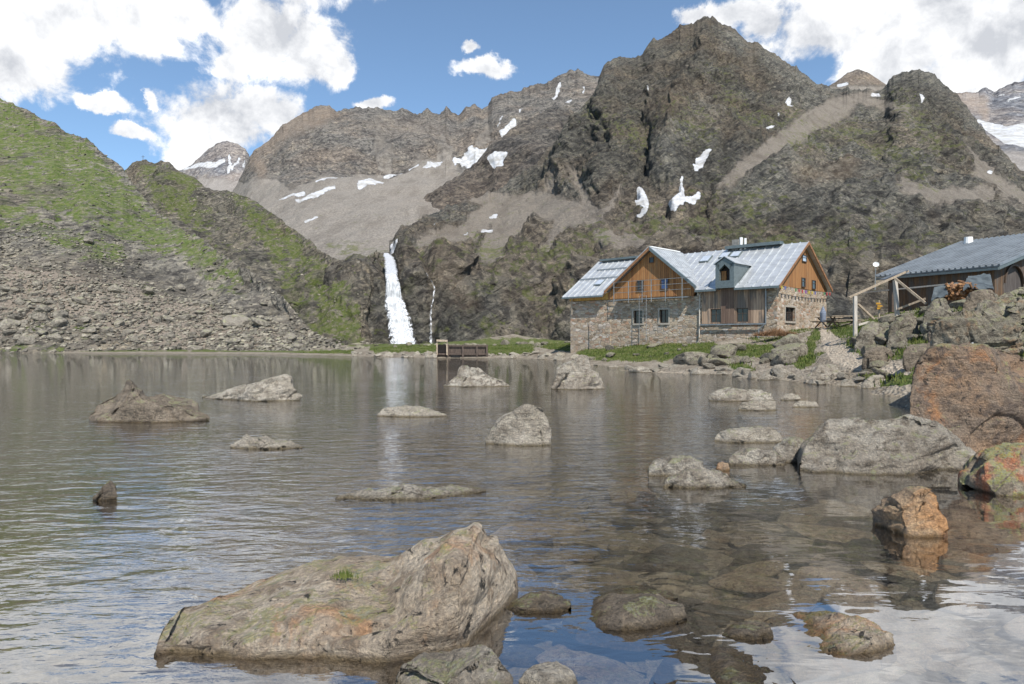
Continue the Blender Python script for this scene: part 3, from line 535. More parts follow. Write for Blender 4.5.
gl = tw.n('BsdfGlossy', {'Color': (.92, .93, .95, 1), 'Roughness': .02, 'Normal': nrm}); tr = tw.n('BsdfTransparent', {'Color': (1, 1, 1, 1)})
mx = tw.n('MixShader', {0: fac, 1: tr, 2: gl}); tw.t.links.new(mx.outputs[0], tw.out.inputs['Surface'])
va = tw.n('VolumeAbsorption', {'Color': (.62, .57, .38, 1), 'Density': .28}); tw.t.links.new(va.outputs[0], tw.out.inputs['Volume'])
mb = MB(); mb.b2((-150, -8, -6), (60, 118, 0)); tag(mb.build('lake', tw.m), kind='structure')

# ================================================================== WORLD
w = bpy.data.worlds.new('World'); scene.world = w; w.use_nodes = True; nt = w.node_tree; nt.nodes.clear()
class WT(NT):
    def __init__(s, t): s.t = t
W = WT(nt); SUN_EL, SUN_AZ = math.radians(52), math.radians(163)     # azimuth clockwise from +Y
sk = W.n('TexSky', sky_type='NISHITA'); sk.sun_disc = False; sk.sun_elevation = SUN_EL; sk.sun_rotation = SUN_AZ; sk.altitude = 2300; sk.air_density = 1.0; sk.dust_density = 1.2; sk.ozone_density = 1.4
d = W.n('TexCoord').outputs['Generated']; xyz = W.n('SeparateXYZ', {0: d}).outputs
au = W.math('ARCTAN2', xyz[0], xyz[1]); el = W.math('ARCSINE', xyz[2])
uv = W.n('CombineXYZ', {0: au, 1: el, 2: 0.0}).outputs[0]
warp = W.vmath('MULTIPLY', W.vmath('SUBTRACT', W.n('TexNoise', {'Vector': d, 'Scale': 7.0, 'Detail': 9.0, 'Roughness': .68}).outputs[1], (.5, .5, .5)), (.09, .065, 0))
uvw = W.vmath('ADD', uv, warp)
blobs = [(40, 25, 100, 48), (120, 20, 70, 34), (20, 70, 70, 34), (180, 15, 55, 22), (265, 35, 62, 38), (310, 50, 42, 30), (330, 62, 22, 20), (235, 65, 20, 16), (215, 120, 58, 38), (195, 150, 34, 26), (270, 112, 44, 24), (105, 105, 30, 8), (140, 131, 17, 7), (155, 102, 7, 9), (488, 63, 34, 9), (473, 44, 13, 6), (371, 105, 22, 6),
         (735, 12, 38, 16), (850, 25, 110, 40), (900, 55, 75, 40), (990, 55, 80, 50), (1060, 30, 80, 60), (760, 22, 30, 12), (60, -60, 130, 50), (280, -40, 90, 40), (900, -50, 160, 60), (1150, 40, 90, 60), (-120, 20, 120, 70), (880, 78, 40, 20), (700, 14, 24, 9), (930, 15, 110, 50), (1000, 25, 60, 40), (830, 12, 60, 24), (960, 75, 60, 22)]
acc = None
for (bx, by, rx, ry) in blobs:
    a0 = math.atan2((bx-CX)/F, 1); e0 = math.atan2((HY-by)/F, math.hypot(1, (bx-CX)/F)); s1 = math.cos(a0)**2
    rx_, ry_ = rx/F*s1*1.15, ry/F*math.cos(e0)**1*math.cos(a0)*1.15
    dd = W.vmath('MULTIPLY', W.vmath('SUBTRACT', uvw, (a0, e0, 0)), (1/rx_, 1/ry_, 0)); L = W.n('VectorMath', {0: dd}, operation='LENGTH').outputs['Value']
    v = W.math('SUBTRACT', 1.0, L)
    acc = v if acc is None else W.math('SMOOTH_MAX', acc, v, .15)
rest = W.math('MULTIPLY', W.math('SUBTRACT', W.noise(W.mapping(d, (1, 1, 2.2)), 2.2, 3, .5), .5), 2.2)
rest = W.math('SUBTRACT', rest, .75)
outside = W.math('MAXIMUM', W.step(W.math('ABSOLUTE', au), .85, 1.1), W.step(el, .56, .75))
acc = W.math('ADD', W.math('MULTIPLY', acc, W.math('SUBTRACT', 1.0, outside)), W.math('MULTIPLY', rest, outside))
fb = W.noise(d, 13.0, 10, .62, .25); fb2 = W.noise(W.mapping(d, loc=(.012, -.008, .03)), 13.0, 10, .62, .25)
dens = W.math('ADD', acc, W.math('MULTIPLY', W.math('SUBTRACT', fb, .50), 2.3))
alpha = W.step(dens, -.06, .36)
big = W.noise(d, 6.0, 6, .55)
lum = W.math('ADD', W.math('MULTIPLY', W.math('SUBTRACT', fb, fb2), 2.2), W.math('MULTIPLY', W.math('SUBTRACT', big, .5), -1.3))
shade = W.math('SUBTRACT', lum, W.math('MULTIPLY', W.step(acc, .25, .8), .12))
cc = W.n('ValToRGB'); cr = cc.color_ramp; cr.elements[0].position = 0; cr.elements[0].color = (.52, .54, .58, 1); cr.elements[1].position = 1; cr.elements[1].color = (1.12, 1.12, 1.12, 1); e = cr.elements.new(.45); e.color = (.78, .79, .81, 1)
W.set(cc, 0, W.math('ADD', shade, .52, clamp=True))
bg = W.n('Background', {'Color': W.mix(.03, W.mix(1.0, sk.outputs[0], (.90, 1.03, 1.04, 1), 'MULTIPLY'), (6.5, 7.0, 7.2)), 'Strength': .136}); bg2 = W.n('Background', {'Color': cc.outputs[0], 'Strength': .97})
mixs = W.n('MixShader', {0: alpha, 1: bg, 2: bg2}); wo = nt.nodes.new('ShaderNodeOutputWorld'); nt.links.new(mixs.outputs[0], wo.inputs[0])
w.cycles.sampling_method = 'MANUAL'; w.cycles.sample_map_resolution = 512
sl = bpy.data.lights.new('sun', 'SUN'); sl.energy = 5.0; sl.angle = math.radians(.53); sl.color = (1, .955, .89)
so = link('sun', sl); so.rotation_euler = Vector((math.sin(SUN_AZ)*math.cos(SUN_EL), math.cos(SUN_AZ)*math.cos(SUN_EL), math.sin(SUN_EL))).to_track_quat('Z', 'Y').to_euler()
cam = bpy.data.cameras.new('camera'); cam.lens = 24; cam.lens = F/1024*36; cam.sensor_width = 36; cam.clip_end = 20000; cam.clip_start = .05
cobj = link('camera', cam); cobj.location = (0, 0, CH); cobj.rotation_euler = (math.radians(90)-math.atan(2/F), 0, 0); scene.camera = cobj
scene.view_settings.view_transform = 'Standard'; scene.view_settings.look = 'None'; scene.view_settings.gamma = 1; scene.view_settings.exposure = .38
scene.cycles.max_bounces = 6; scene.cycles.diffuse_bounces = 2; scene.cycles.glossy_bounces = 3; scene.cycles.transparent_max_bounces = 8; scene.cycles.volume_bounces = 0
scene.cycles.use_adaptive_sampling = True; scene.cycles.use_denoising = True
#PART2

# ================================================================== ROCK SHAPES
R_grey = rock_mat('lichen_grey_rock', (.24, .21, .17), (.35, .32, .27), (.17, .145, .115), lf=.25)
R_pale = rock_mat('pale_rock', (.29, .26, .21), (.37, .335, .28), (.21, .185, .15), lf=.1, dark=.5)
R_brown = rock_mat('brown_rock', (.17, .14, .105), (.23, .19, .145), (.115, .095, .075), lf=.2)
R_rust = rock_mat('rust_rock', (.21, .165, .125), (.27, .18, .115), (.13, .10, .08), lichen=(.33, .32, .06), lf=.3, rust=(.34, .165, .075), rf=.30, dark=.85)
R_orange = rock_mat('orange_rock', (.34, .25, .17), (.42, .29, .175), (.26, .19, .13), lf=.05, rust=(.44, .23, .10), rf=.45, dark=.35)
R_hero = rock_mat('foreground_rock', (.34, .275, .205), (.44, .375, .295), (.26, .205, .15), lichen=(.34, .32, .06), lf=.20, rust=(.42, .24, .13), rf=.26, dark=.95)
R_under = rock_mat('sunken_rock', (.33, .27, .19), (.46, .39, .28), (.23, .185, .13), lf=.1, dark=.3, wet=False)
R_talus = rock_mat('talus_rock', (.20, .18, .15), (.27, .245, .20), (.135, .12, .098), lf=.3, sc=.5, wet=False, dark=.3)

def clip_planes(V, n, lo, hi, seed, c=None, ext=None):
    """cut flat facets off a body"""
    r = np.random.RandomState(seed); c = V.mean(0) if c is None else c; ext = (V.max(0)-V.min(0))/2 if ext is None else ext
    Q = (V-c)/ext
    for i in range(n):
        d = r.normal(size=3); d /= np.linalg.norm(d); k = r.uniform(lo, hi)
        Q = Q-np.maximum(0, Q@d-k)[:, None]*d*.93
    return Q*ext+c

def outline_rock(name, mat, top, base, label, T=None, e=.62, planes=14, seed=1, rough=1.0, D=None, group=None, cut=(.78, .98), skirt=.5, res=1.5, cat='boulder', ridge=.45, strat=(.3, .15), fp=None):
    """a boulder whose crest line and foot line were traced; T is its thickness in metres away from the shore"""
    top = np.array(top, float); base = np.array(base, float) if np.ndim(base) else np.array([[top[0, 0], base], [top[-1, 0], base]], float)
    x0, x1 = top[0, 0], top[-1, 0]; ns = int(np.clip((x1-x0)*res, 24, 420)); s = np.linspace(0, 1, ns); px = x0+(x1-x0)*(s)
    pt = np.interp(px, top[:, 0], top[:, 1]); pb = np.interp(px, base[:, 0], base[:, 1])
    Df = CH*F/(pb-HY) if D is None else np.full(ns, float(D))
    wm = (x1-x0)/F*Df.mean(); T = T or .65*wm
    Ts = T*np.clip(np.sin(np.pi*np.clip(s, 0, 1)), 0, 1)**.45+.02
    nt_ = int(np.clip(ns*.7, 18, 260)); th = np.linspace(-.35, np.pi+.35, nt_)[:, None]
    cs = np.cos(th); sn = np.sin(th)
    yc = -np.sign(cs)*np.abs(cs)**e*.5+.5                                    # 0 front .. 1 back
    hz = np.sign(sn)*np.abs(sn)**e
    Dm = Df+Ts*ridge; zf = CH+(HY-pb)/F*Df; zt = CH+(HY-pt)/F*Dm
    yy = Df[None, :]+Ts[None, :]*np.where(yc < .5, yc*2*ridge, ridge+(yc-.5)*2*(1-ridge))
    zz = zf[None, :]+np.where(hz > 0, (zt-zf)[None, :]*hz, hz*skirt)
    xx = ((px-CX)/F)[None, :]*(Df+.35*Ts)[None, :]+0*yy+0*th
    xx = xx*.6+((px-CX)/F)[None, :]*yy*.4
    P = np.stack([xx, yy, zz], -1); sh = P.shape
    ext = np.array([wm/2, T/2, max((zt-zf).max(), .1)]); cen = P.reshape(-1, 3).mean(0); cen[2] = zf.min()
    rp = np.random.RandomState(seed+77); Vv = P.reshape(-1, 3); e2 = ext*np.array([1.0, .55, 1.0]); c2 = cen.copy(); c2[1] = yy.min()+.5*T
    for i in range(planes+4 if fp is None else fp):
        d = np.array([rp.uniform(-.75, .75), -rp.uniform(.35, 1), rp.uniform(-.1, .85)]); d /= np.linalg.norm(d); k = max(rp.uniform(.66, .9), d[2]+.02, abs(d[0])*.97, -d[1]*.8 if d[2] < .3 else 0)
        q = (Vv-c2)/e2; Vv = (q-np.maximum(0, q@d-k)[:, None]*d*.9)*e2+c2
    P = clip_planes(Vv, planes, max(cut[0], .93), cut[1]*1.15, seed, cen, ext*np.array([1.12, 1.05, 1.1])).reshape(sh)
    N = gridnormals(P); 
    if (N[..., 2]*(P[..., 2]-cen[2])).sum() < 0: N = -N
    L = max(min(wm, 2.5, 3.2*float((zt-zf).max())), .2); Q = tilt_coords(P, strat[0], strat[1])/L; h = 0; pxm = Df.mean()/F/L*1.2
    for l, a in ((.7, .08), (.35, .10), (.17, .10), (.085, .08), (.042, .06), (.021, .05)):
        if l > pxm*2: h = h+a*l*rough*(facet(Q[..., 0]/l*.6, Q[..., 1]/l*.8, Q[..., 2]/l*1.5, seed+int(l*99))*2.0+perlin(Q[..., 0]/l, Q[..., 1]/l, Q[..., 2]/l, seed+5)*.45)
    led = np.abs(((Q[..., 2]*3.2+fbm(Q[..., 0], Q[..., 1], Q[..., 2], 3, seed)*1.6) % 1)-.5)*2; h = h-sst(.75, 1, led)*.022*rough
    edge = np.clip(np.sin(np.pi*s)*6, .15, 1)[None, :]
    P = P+N*(h*L*edge)[..., None]
    o3 = np.array([P[..., 0].mean(), P[..., 1].mean(), zf.mean()])
    Fc = gridfaces(nt_, ns)
    me = npmesh(name, (P-o3).reshape(-1, 3), Fc, True)
    bm = bmesh.new(); bm.from_mesh(me); bmesh.ops.remove_doubles(bm, verts=bm.verts, dist=.002)
    be = [e_ for e_ in bm.edges if e_.is_boundary]
    try: bmesh.ops.holes_fill(bm, edges=be, sides=0)
    except Exception: pass
    bmesh.ops.recalc_face_normals(bm, faces=bm.faces[:]); bm.to_mesh(me); bm.free()
    me.polygons.foreach_set('use_smooth', [True]*len(me.polygons))
    return tag(link(name, me, mat, None, o3), label, cat, group)

OR = outline_rock
R_bank = rock_mat('mossy_bank_rock', (.17, .15, .115), (.25, .225, .18), (.10, .085, .068), lichen=(.24, .25, .06), lf=.45, dark=.6)
OR('foreground_boulder', R_hero, [(156, 652), (157, 640), (160, 622), (168, 610), (185, 603), (200, 596), (215, 592), (235, 587), (250, 585), (270, 577), (285, 574), (310, 572), (335, 573), (350, 575), (365, 577), (380, 576), (395, 572), (408, 562), (420, 552), (432, 549), (440, 545), (447, 538), (453, 533), (465, 530), (472, 527), (480, 530), (486, 540), (496, 540), (502, 545), (507, 558), (514, 567), (518, 575), (519, 588)],
   [(156, 656), (200, 659), (250, 661), (300, 661), (400, 664), (440, 663), (465, 656), (480, 645), (492, 630), (505, 612), (519, 592)], 'large low foreground boulder crusted with yellow lichen, rising to a peak at one end', 1.25, .6, 2, 5, .62, cut=(.97, 1.05), skirt=.35, ridge=.62, strat=(.35, .1), fp=0)
OR('boulder', R_grey, [(380, 690), (384, 680), (390, 672), (400, 669), (410, 668), (420, 671), (432, 672), (445, 673), (458, 667), (470, 661), (482, 656), (490, 656), (498, 664), (506, 672), (514, 684), (520, 700)], 712, 'pointed mossy stone half cut off by the bottom edge below the big foreground boulder', .5, .7, 8, 9, 1.1, skirt=.2)
OR('boulder', R_brown, [(562, 626), (590, 617), (615, 610), (640, 606), (665, 604), (684, 610), (690, 622)], [(562, 629), (600, 638), (630, 646), (660, 639), (690, 627)], 'dark slanted slab with striped lichen poking out right of the foreground boulder', .7, .9, 8, 12, .8, cut=(.85, 1), skirt=.3)
OR('boulder', R_hero, [(760, 650), (772, 643), (800, 641), (830, 636), (855, 634), (880, 635), (899, 641), (906, 651), (910, 663)], [(760, 653), (800, 663), (840, 672), (880, 674), (910, 666)], 'flat wet boulder with hollowed dark side near the bottom right', .75, .5, 9, 18, 1.2, cut=(.85, 1), skirt=.3)
OR('boulder', R_brown, [(722, 642), (735, 633), (752, 628), (765, 627), (775, 630), (779, 638)], [(722, 646), (779, 646)], 'small yellowish stone beside the flat wet boulder', .3, .7, 6, 21, 1, skirt=.2)
OR('boulder', R_brown, [(655, 694), (672, 686), (700, 681), (735, 679), (765, 682), (790, 688), (805, 694)], [(655, 702), (740, 722), (805, 706)], 'flat dark slab almost awash at the bottom edge beside the wet boulder', .75, .7, 6, 301, .8, skirt=.2)
OR('boulder', R_pale, [(514, 688), (525, 677), (542, 671), (560, 670), (574, 677), (583, 688)], 704, 'pinkish stone cut off by the bottom edge right of the mossy stone', .35, .8, 4, 305, .6, skirt=.15)
OR('boulder', R_brown, [(500, 616), (515, 606), (530, 600), (545, 597), (560, 599), (572, 606)], [(500, 620), (572, 612)], 'thin dark slab just touching the right tip of the foreground boulder', .35, .7, 6, 309, 1.0, skirt=.15)
OR('boulder', R_brown, [(590, 604), (620, 597), (650, 594), (668, 595), (680, 600)], [(590, 607), (680, 603)], 'long low stone lying behind the dark slanted slab', .3, .7, 6, 313, 1.0, skirt=.15)
OR('boulder', R_orange, [(875, 522), (880, 512), (886, 505), (895, 498), (905, 495), (912, 491), (925, 489), (938, 489), (944, 494), (948, 508), (950, 522), (953, 532)], [(875, 526), (895, 536), (915, 541), (940, 544), (953, 540)], 'small upright orange brown boulder standing alone in shallow water', .62, .5, 11, 24, 1.0, cut=(.72, .95))
OR('boulder', R_grey, [(800, 462), (804, 448), (812, 436), (824, 428), (838, 421), (855, 418), (870, 417), (890, 415), (912, 413), (925, 414), (940, 419), (950, 424), (960, 432), (970, 440), (978, 448), (983, 456), (985, 464)], [(800, 470), (830, 477), (860, 481), (930, 482), (985, 472)], 'broad grey boulder with sloping top leaning against the rusty boulder', 1.7, .6, 12, 31, 1.1, cut=(.82, 1), fp=16)
OR('boulder', R_rust, [(913, 400), (914, 385), (917, 372), (924, 362), (932, 355), (945, 350), (958, 347), (972, 347), (986, 344), (1000, 343), (1010, 345), (1022, 346), (1040, 352), (1065, 362), (1085, 380), (1095, 400)], [(913, 405), (930, 420), (955, 436), (975, 442), (1024, 448), (1095, 440)], 'huge rusty orange boulder topped with yellow lichen at the right edge', 2.0, .42, 9, 36, .8, D=9.6, cut=(.9, 1.02), skirt=.6, fp=5)
OR('boulder', rock_mat('red_topped_rock', (.24, .20, .15), (.30, .26, .20), (.18, .15, .11), lichen=(.42, .43, .05), lf=.7, rust=(.42, .15, .07), rf=.6, dark=.4), [(962, 484), (966, 472), (974, 464), (984, 457), (996, 449), (1010, 445), (1026, 442), (1050, 444), (1080, 455), (1100, 475)], [(962, 488), (985, 497), (1024, 502), (1100, 505)], 'red topped boulder spotted with bright lichen under the rusty boulder', 1.3, .6, 11, 41, 1.0, cut=(.82, 1))
OR('boulder', R_pale, [(485, 438), (490, 428), (497, 418), (505, 413), (515, 408), (524, 405), (536, 405), (545, 406), (548, 415), (552, 428), (556, 440)], [(485, 444), (510, 449), (556, 449)], 'pale pointed boulder standing alone in mid lake', 1.0, .55, 12, 45, .9, cut=(.78, .98))
OR('boulder', R_brown, [(75, 422), (80, 410), (88, 400), (96, 394), (104, 388), (113, 385), (120, 380), (128, 385), (140, 393), (155, 398), (170, 403), (185, 410), (200, 417), (212, 424)], [(75, 425), (140, 427), (212, 426)], 'dark brown rock with a peaked crest and long tail at the left', 2.0, .75, 12, 52, 1.1, cut=(.82, 1))
OR('boulder', R_pale, [(203, 396), (215, 391), (228, 387), (240, 383), (255, 380), (268, 378), (282, 375), (288, 378), (290, 386), (296, 392), (303, 400)], [(203, 398), (260, 402), (303, 404)], 'pale flat topped rock behind the dark peaked rock on the left', 2.2, .7, 12, 57, 1.1)
OR('boulder', R_pale, [(370, 416), (378, 410), (385, 407), (400, 406), (415, 406), (428, 409), (438, 413), (452, 417)], 419, 'low pinkish slab barely rising above the water under the waterfall reflection', 1.2, .8, 8, 62, .9)
OR('boulder', R_grey, [(436, 386), (447, 383), (452, 374), (457, 366), (461, 363), (468, 363), (477, 366), (486, 371), (496, 377), (505, 381), (514, 386)], 388, 'grey wedge shaped rock in the water in front of the wooden weir', 1.8, .7, 10, 66, 1.1)
OR('boulder', R_grey, [(548, 388), (554, 378), (560, 368), (567, 363), (573, 360), (580, 357), (587, 358), (592, 364), (598, 372), (604, 378), (611, 388)], 391, 'steep lichen covered rock in the water in front of the hut corner', 2.0, .6, 12, 71, 1.2)
OR('boulder', R_brown, [(88, 500), (94, 494), (99, 490), (104, 483), (108, 481), (112, 484), (114, 493), (117, 500)], 503, 'tiny bird sized rock poking out of the rippled water at left', .25, .6, 8, 75, 1.1)
OR('boulder', R_pale, [(222, 447), (232, 440), (242, 436), (256, 437), (268, 439), (280, 441), (294, 446), (308, 450)], 452, 'low crumbly rock awash between the left rocks and the foreground', .9, .75, 10, 79, 1.4)
OR('boulder', R_grey, [(332, 499), (345, 494), (360, 491), (378, 490), (395, 488), (420, 489), (445, 488), (470, 487), (486, 489)], [(332, 502), (400, 503), (486, 492)], 'long thin ledge of rock just breaking the surface in mid lake', .5, .75, 8, 83, 1.3)
OR('boulder', R_grey, [(648, 470), (652, 461), (660, 457), (672, 456), (684, 457), (698, 459), (706, 463), (710, 472)], [(648, 476), (670, 480), (710, 478)], 'humped grey brown rock beside the flat awash ledge right of centre', .6, .6, 10, 87, 1.1)
OR('boulder', R_grey, [(660, 484), (672, 476), (690, 471), (705, 470), (720, 472), (734, 477), (746, 482), (756, 488)], 492, 'flat crusty ledge awash in front of the humped grey brown rock', .6, .7, 10, 91, 1.4)
OR('boulder', R_pale, [(712, 440), (722, 432), (740, 428), (760, 426), (775, 427), (785, 432), (790, 442)], 446, 'wide pale flat rock awash behind the row leading to the grey boulder', 1.1, .65, 10, 95, 1.0)
OR('boulder', R_grey, [(728, 464), (735, 455), (748, 449), (762, 448), (775, 452), (786, 458), (793, 466)], 469, 'pale blotchy rock in the row leading to the grey boulder', .7, .6, 11, 99, 1.2)
OR('boulder', R_orange, [(716, 470), (718, 464), (723, 462), (729, 463), (732, 470)], 472, 'small orange stone at the end of the row of rocks', .2, .7, 6, 103, 1.0)
OR('boulder', R_grey, [(774, 458), (780, 446), (788, 440), (798, 437), (808, 440), (816, 450), (820, 462)], 466, 'dark mossy rock touching the near end of the grey boulder', .8, .6, 10, 107, 1.2)
OR('boulder', R_grey, [(706, 401), (714, 394), (724, 389), (735, 387), (750, 389), (764, 389), (772, 392), (780, 398)], 403, 'low lichen topped rock out in the water below the hut', 1.5, .7, 10, 111, 1.1)
OR('boulder', R_pale, [(736, 410), (745, 403), (756, 400), (768, 399), (778, 403), (783, 410)], 412, 'yellowish flat rock just in front of the low lichen topped rock', .9, .7, 9, 115, 1.1)
OR('boulder', R_pale, [(780, 399), (786, 394), (794, 393), (802, 396), (804, 400)], 401, 'small pale stone furthest from shore, above its twin', .5, .7, 8, 119, 1.0)
OR('boulder', R_pale, [(792, 406), (800, 401), (810, 400), (818, 402), (823, 406)], 408, 'small pale stone below its twin in the shallows', .5, .7, 8, 123, 1.0)
OR('boulder', R_grey, [(805, 382), (812, 372), (822, 363), (828, 364), (840, 365), (852, 366), (858, 371), (855, 378), (850, 384)], [(805, 384), (835, 387), (858, 384)], 'wedge shaped slab with a dark triangular face on the shore by the path', 1.6, .5, 8, 127, .8, D=27.5)
# bank rocks under the barn
OR('boulder', rock_mat('green_lichen_rock', (.19, .17, .13), (.31, .28, .22), (.11, .095, .075), lichen=(.26, .26, .06), lf=.4, rust=(.26, .17, .10), rf=.3, dark=.9), [(940, 350), (944, 338), (950, 328), (958, 321), (970, 316), (985, 311), (1000, 305), (1015, 298), (1030, 292), (1060, 286), (1100, 300)], [(940, 356), (1024, 372), (1100, 380)], 'long sloping green lichened slab above the rusty boulder', 4.0, .5, 10, 131, 1.9, D=14.5, cut=(.88, 1), fp=18)
OR('boulder', R_brown, [(864, 360), (868, 350), (876, 347), (888, 345), (896, 346), (900, 354), (899, 360)], 363, 'flat faced brown rock beside the grass above the path', 1.4, .5, 10, 135, 1.0, D=27)
OR('boulder', R_bank, [(888, 346), (892, 336), (900, 331), (910, 330), (916, 334), (918, 346), (914, 352)], 354, 'upright grey rock behind the flat faced brown rock', 1.5, .5, 10, 139, 1.0, D=28)
OR('boulder', R_brown, [(905, 354), (908, 347), (918, 344), (930, 342), (942, 341), (948, 346), (944, 356)], 360, 'pale brown flat topped rock in front of the sloping lichened slab', 1.6, .5, 9, 143, 1.0, D=23.5)
OR('boulder', R_bank, [(890, 334), (895, 323), (903, 316), (914, 311), (924, 313), (927, 322), (926, 334)], 337, 'blocky rock directly below the firewood shelter rail', 1.8, .55, 10, 147, 1.1, D=31)
OR('boulder', R_brown, [(930, 344), (934, 330), (940, 320), (948, 316), (958, 318), (964, 328), (963, 344)], 347, 'dark upright rock at the upper end of the sloping lichened slab', 1.6, .5, 10, 151, 1.0, D=25)
OR('boulder', R_bank, [(924, 320), (930, 307), (937, 299), (948, 296), (958, 299), (964, 308), (963, 320)], 324, 'squarish grey rock in front of the firewood heap', 1.8, .5, 10, 155, 1.1, D=30)
OR('boulder', R_brown, [(964, 312), (968, 300), (976, 292), (988, 288), (999, 289), (1006, 298), (1006, 310)], 315, 'pointed brown rock below the barn corner', 2.0, .5, 10, 159, 1.0, D=31)
OR('boulder', R_bank, [(1000, 305), (1004, 294), (1012, 289), (1024, 287), (1040, 290), (1050, 305)], 310, 'flat grey rock under the arched barn door', 2.2, .5, 10, 163, 1.0, D=33)
OR('boulder', R_bank, [(856, 348), (860, 336), (868, 328), (878, 322), (888, 320), (895, 328), (896, 345)], 350, 'big lichened rock at the foot of the leaning post', 2.2, .55, 10, 167, 1.1, D=31.5)
OR('boulder', R_pale, [(862, 386), (868, 379), (876, 375), (886, 375), (892, 380), (893, 387)], 389, 'pale stone on the waterline left of the rusty boulder', .9, .6, 9, 171, 1.0, D=25)
OR('boulder', R_pale, [(888, 388), (893, 381), (902, 378), (910, 380), (914, 388)], 391, 'small pale stone tucked against the rusty boulder', .8, .6, 9, 175, 1.0, D=24)

# ------------------------------------------------------------------ loose rock shapes for repeats
def ico(sub):
    bm = bmesh.new(); bmesh.ops.create_icosphere(bm, subdivisions=sub, radius=1.0)
    V = np.array([v.co[:] for v in bm.verts]); Fc = np.array([[v.index for v in f.verts] for f in bm.faces]); bm.free(); return V, Fc
ICO = {k: ico(k) for k in (2, 3, 4, 5)}
def loose(sub, seed, flat=(1, .8, .5), rough=.05, lo=.5, hi=.82, n=20):
    V, Fc = ICO[sub]; V = V.copy(); r = np.random.RandomState(seed)
    for i in range(n):
        d = r.normal(size=3); d /= np.linalg.norm(d); k = r.uniform(lo, hi); V = V-np.maximum(0, V@d-k)[:, None]*d*.96
    h = 0
    if sub > 2:
        for l in (.6, .3, .15, .08)[:sub-1]: h = h+l*rough*3.2*facet(V[:, 0]/l, V[:, 1]/l, V[:, 2]/l*1.5, seed)
        V = V*(1+np.asarray(h)[:, None])
    return V*np.array(flat)*1.25, Fc
def variants(name, k, sub, mat, seed0, **kw):
    out = []
    for i in range(k):
        r = np.random.RandomState(seed0+i); V, Fc = loose(sub, seed0+i, (1, r.uniform(.6, .95), r.uniform(.35, .7)) if 'flat' not in kw else kw['flat'], **{q: v for q, v in kw.items() if q != 'flat'})
        me = npmesh(name, V, Fc, sub > 3); me.materials.append(mat); out.append(me)
    return out
def place(name, me, loc, sc, rz, tilt, label, cat, group):
    o = bpy.data.objects.new(name, me); COL.objects.link(o); o.location = loc; o.scale = sc; o.rotation_euler = (tilt[0], tilt[1], rz)
    return tag(o, label, cat, group)
# stones under the clear water
R_under2 = rock_mat('dark_sunken_rock', (.12, .10, .075), (.18, .15, .11), (.08, .068, .052), lf=.05, dark=.3, wet=False)
R_under3 = rock_mat('tan_sunken_rock', (.40, .30, .19), (.52, .43, .30), (.27, .20, .14), lf=.05, dark=.25, wet=False)
subv = variants('sunken_stone', 4, 5, R_under, 900, flat=(1, .72, .34), rough=.04, lo=.5, hi=.8)+variants('sunken_stone', 3, 5, R_under2, 905, flat=(1, .8, .34), rough=.04, lo=.5, hi=.8)+variants('sunken_stone', 2, 5, R_under3, 900, flat=(1, .72, .34), rough=.04, lo=.5, hi=.8)
rnd = random.Random(5); spots = []
tries = 0
while len(spots) < 290 and tries < 9000:
    tries += 1
    py = 455+(690-455)*rnd.random()**.75; px = 440+rnd.random()*640
    if px < 560 and rnd.random() < .5: continue
    x, y, _ = lake(px, py); rr_ = .10+.26*rnd.random()**1.6*(1+(.05*y))
    if py > 560: rr_ *= .85
    if any((x-a)**2+(y-b)**2 < (.55*(rr_+c_))**2 for a, b, c_ in spots): continue
    if (0 > x > -2.2 and 3.4 < y < 5.2): continue
    spots.append((x, y, rr_))
SX = np.array([s[0] for s in spots]); SY = np.array([s[1] for s in spots]); SZ = ground_z(SX, SY)
for (x, y, r_), z in zip(spots, SZ):
    zz = min(z+r_*rnd.uniform(.05, .3), -r_*.30-.03)
    place('sunken_stone', subv[rnd.randrange(9)], (x, y, zz), (r_*rnd.uniform(.9, 1.5), r_*rnd.uniform(.8, 1.2), r_*rnd.uniform(.6, 1.0)), rnd.uniform(-.7, .5), (rnd.uniform(-.15, .15), rnd.uniform(-.15, .15)),
          'brown stone lying under the clear shallow water near the right shore', 'stone', 'stones lying under the shallow water')
# stones along the shores and on the bank
shv = variants('shore_stone', 8, 4, R_pale, 930, rough=.06); bkv = variants('bank_rock', 8, 4, R_bank, 950, rough=.06)
def scatter_line(pts, n, smin, smax, vs, name, label, group, dy=(-1, 3), seed=1, cat='rock'):
    r = random.Random(seed); P2 = []
    xs = np.array([p[0] for p in pts]); ys = np.array([p[1] for p in pts]); ds = np.array([p[2] for p in pts])
    for i in range(n):
        px = xs[0]+(xs[-1]-xs[0])*r.random(); dd = np.interp(px, xs, ds)*(1+r.uniform(*dy)*.01); x = (px-CX)/F*dd
        P2.append((x, dd, r.uniform(smin, smax)*(.6+.8*r.random()**2)))
    Z = ground_z(np.array([p[0] for p in P2]), np.array([p[1] for p in P2]))
    for (x, y, s_), z in zip(P2, Z):
        place(name, vs[r.randrange(len(vs))], (x, y, z+s_*.12), (s_, s_*r.uniform(.8, 1.1), s_*r.uniform(.7, 1.2)), r.uniform(0, 6.28), (r.uniform(-.3, .3), r.uniform(-.3, .3)), label, cat, group)
def SL(px, py): return (px, py, CH*F/(py-HY))
scatter_line([SL(352, 356), SL(400, 357.5), SL(437, 358)], 34, .22, .6, shv, 'shore_stone', 'pale stone along the far waterline beside the wooden weir', 'stones along the weir shore', (-1, 5), 2)
scatter_line([SL(489, 358), SL(530, 358.5), SL(565, 361)], 34, .22, .6, shv, 'shore_stone', 'pale stone along the waterline between the weir and the hut', 'stones between weir and hut', (-1, 5), 22)
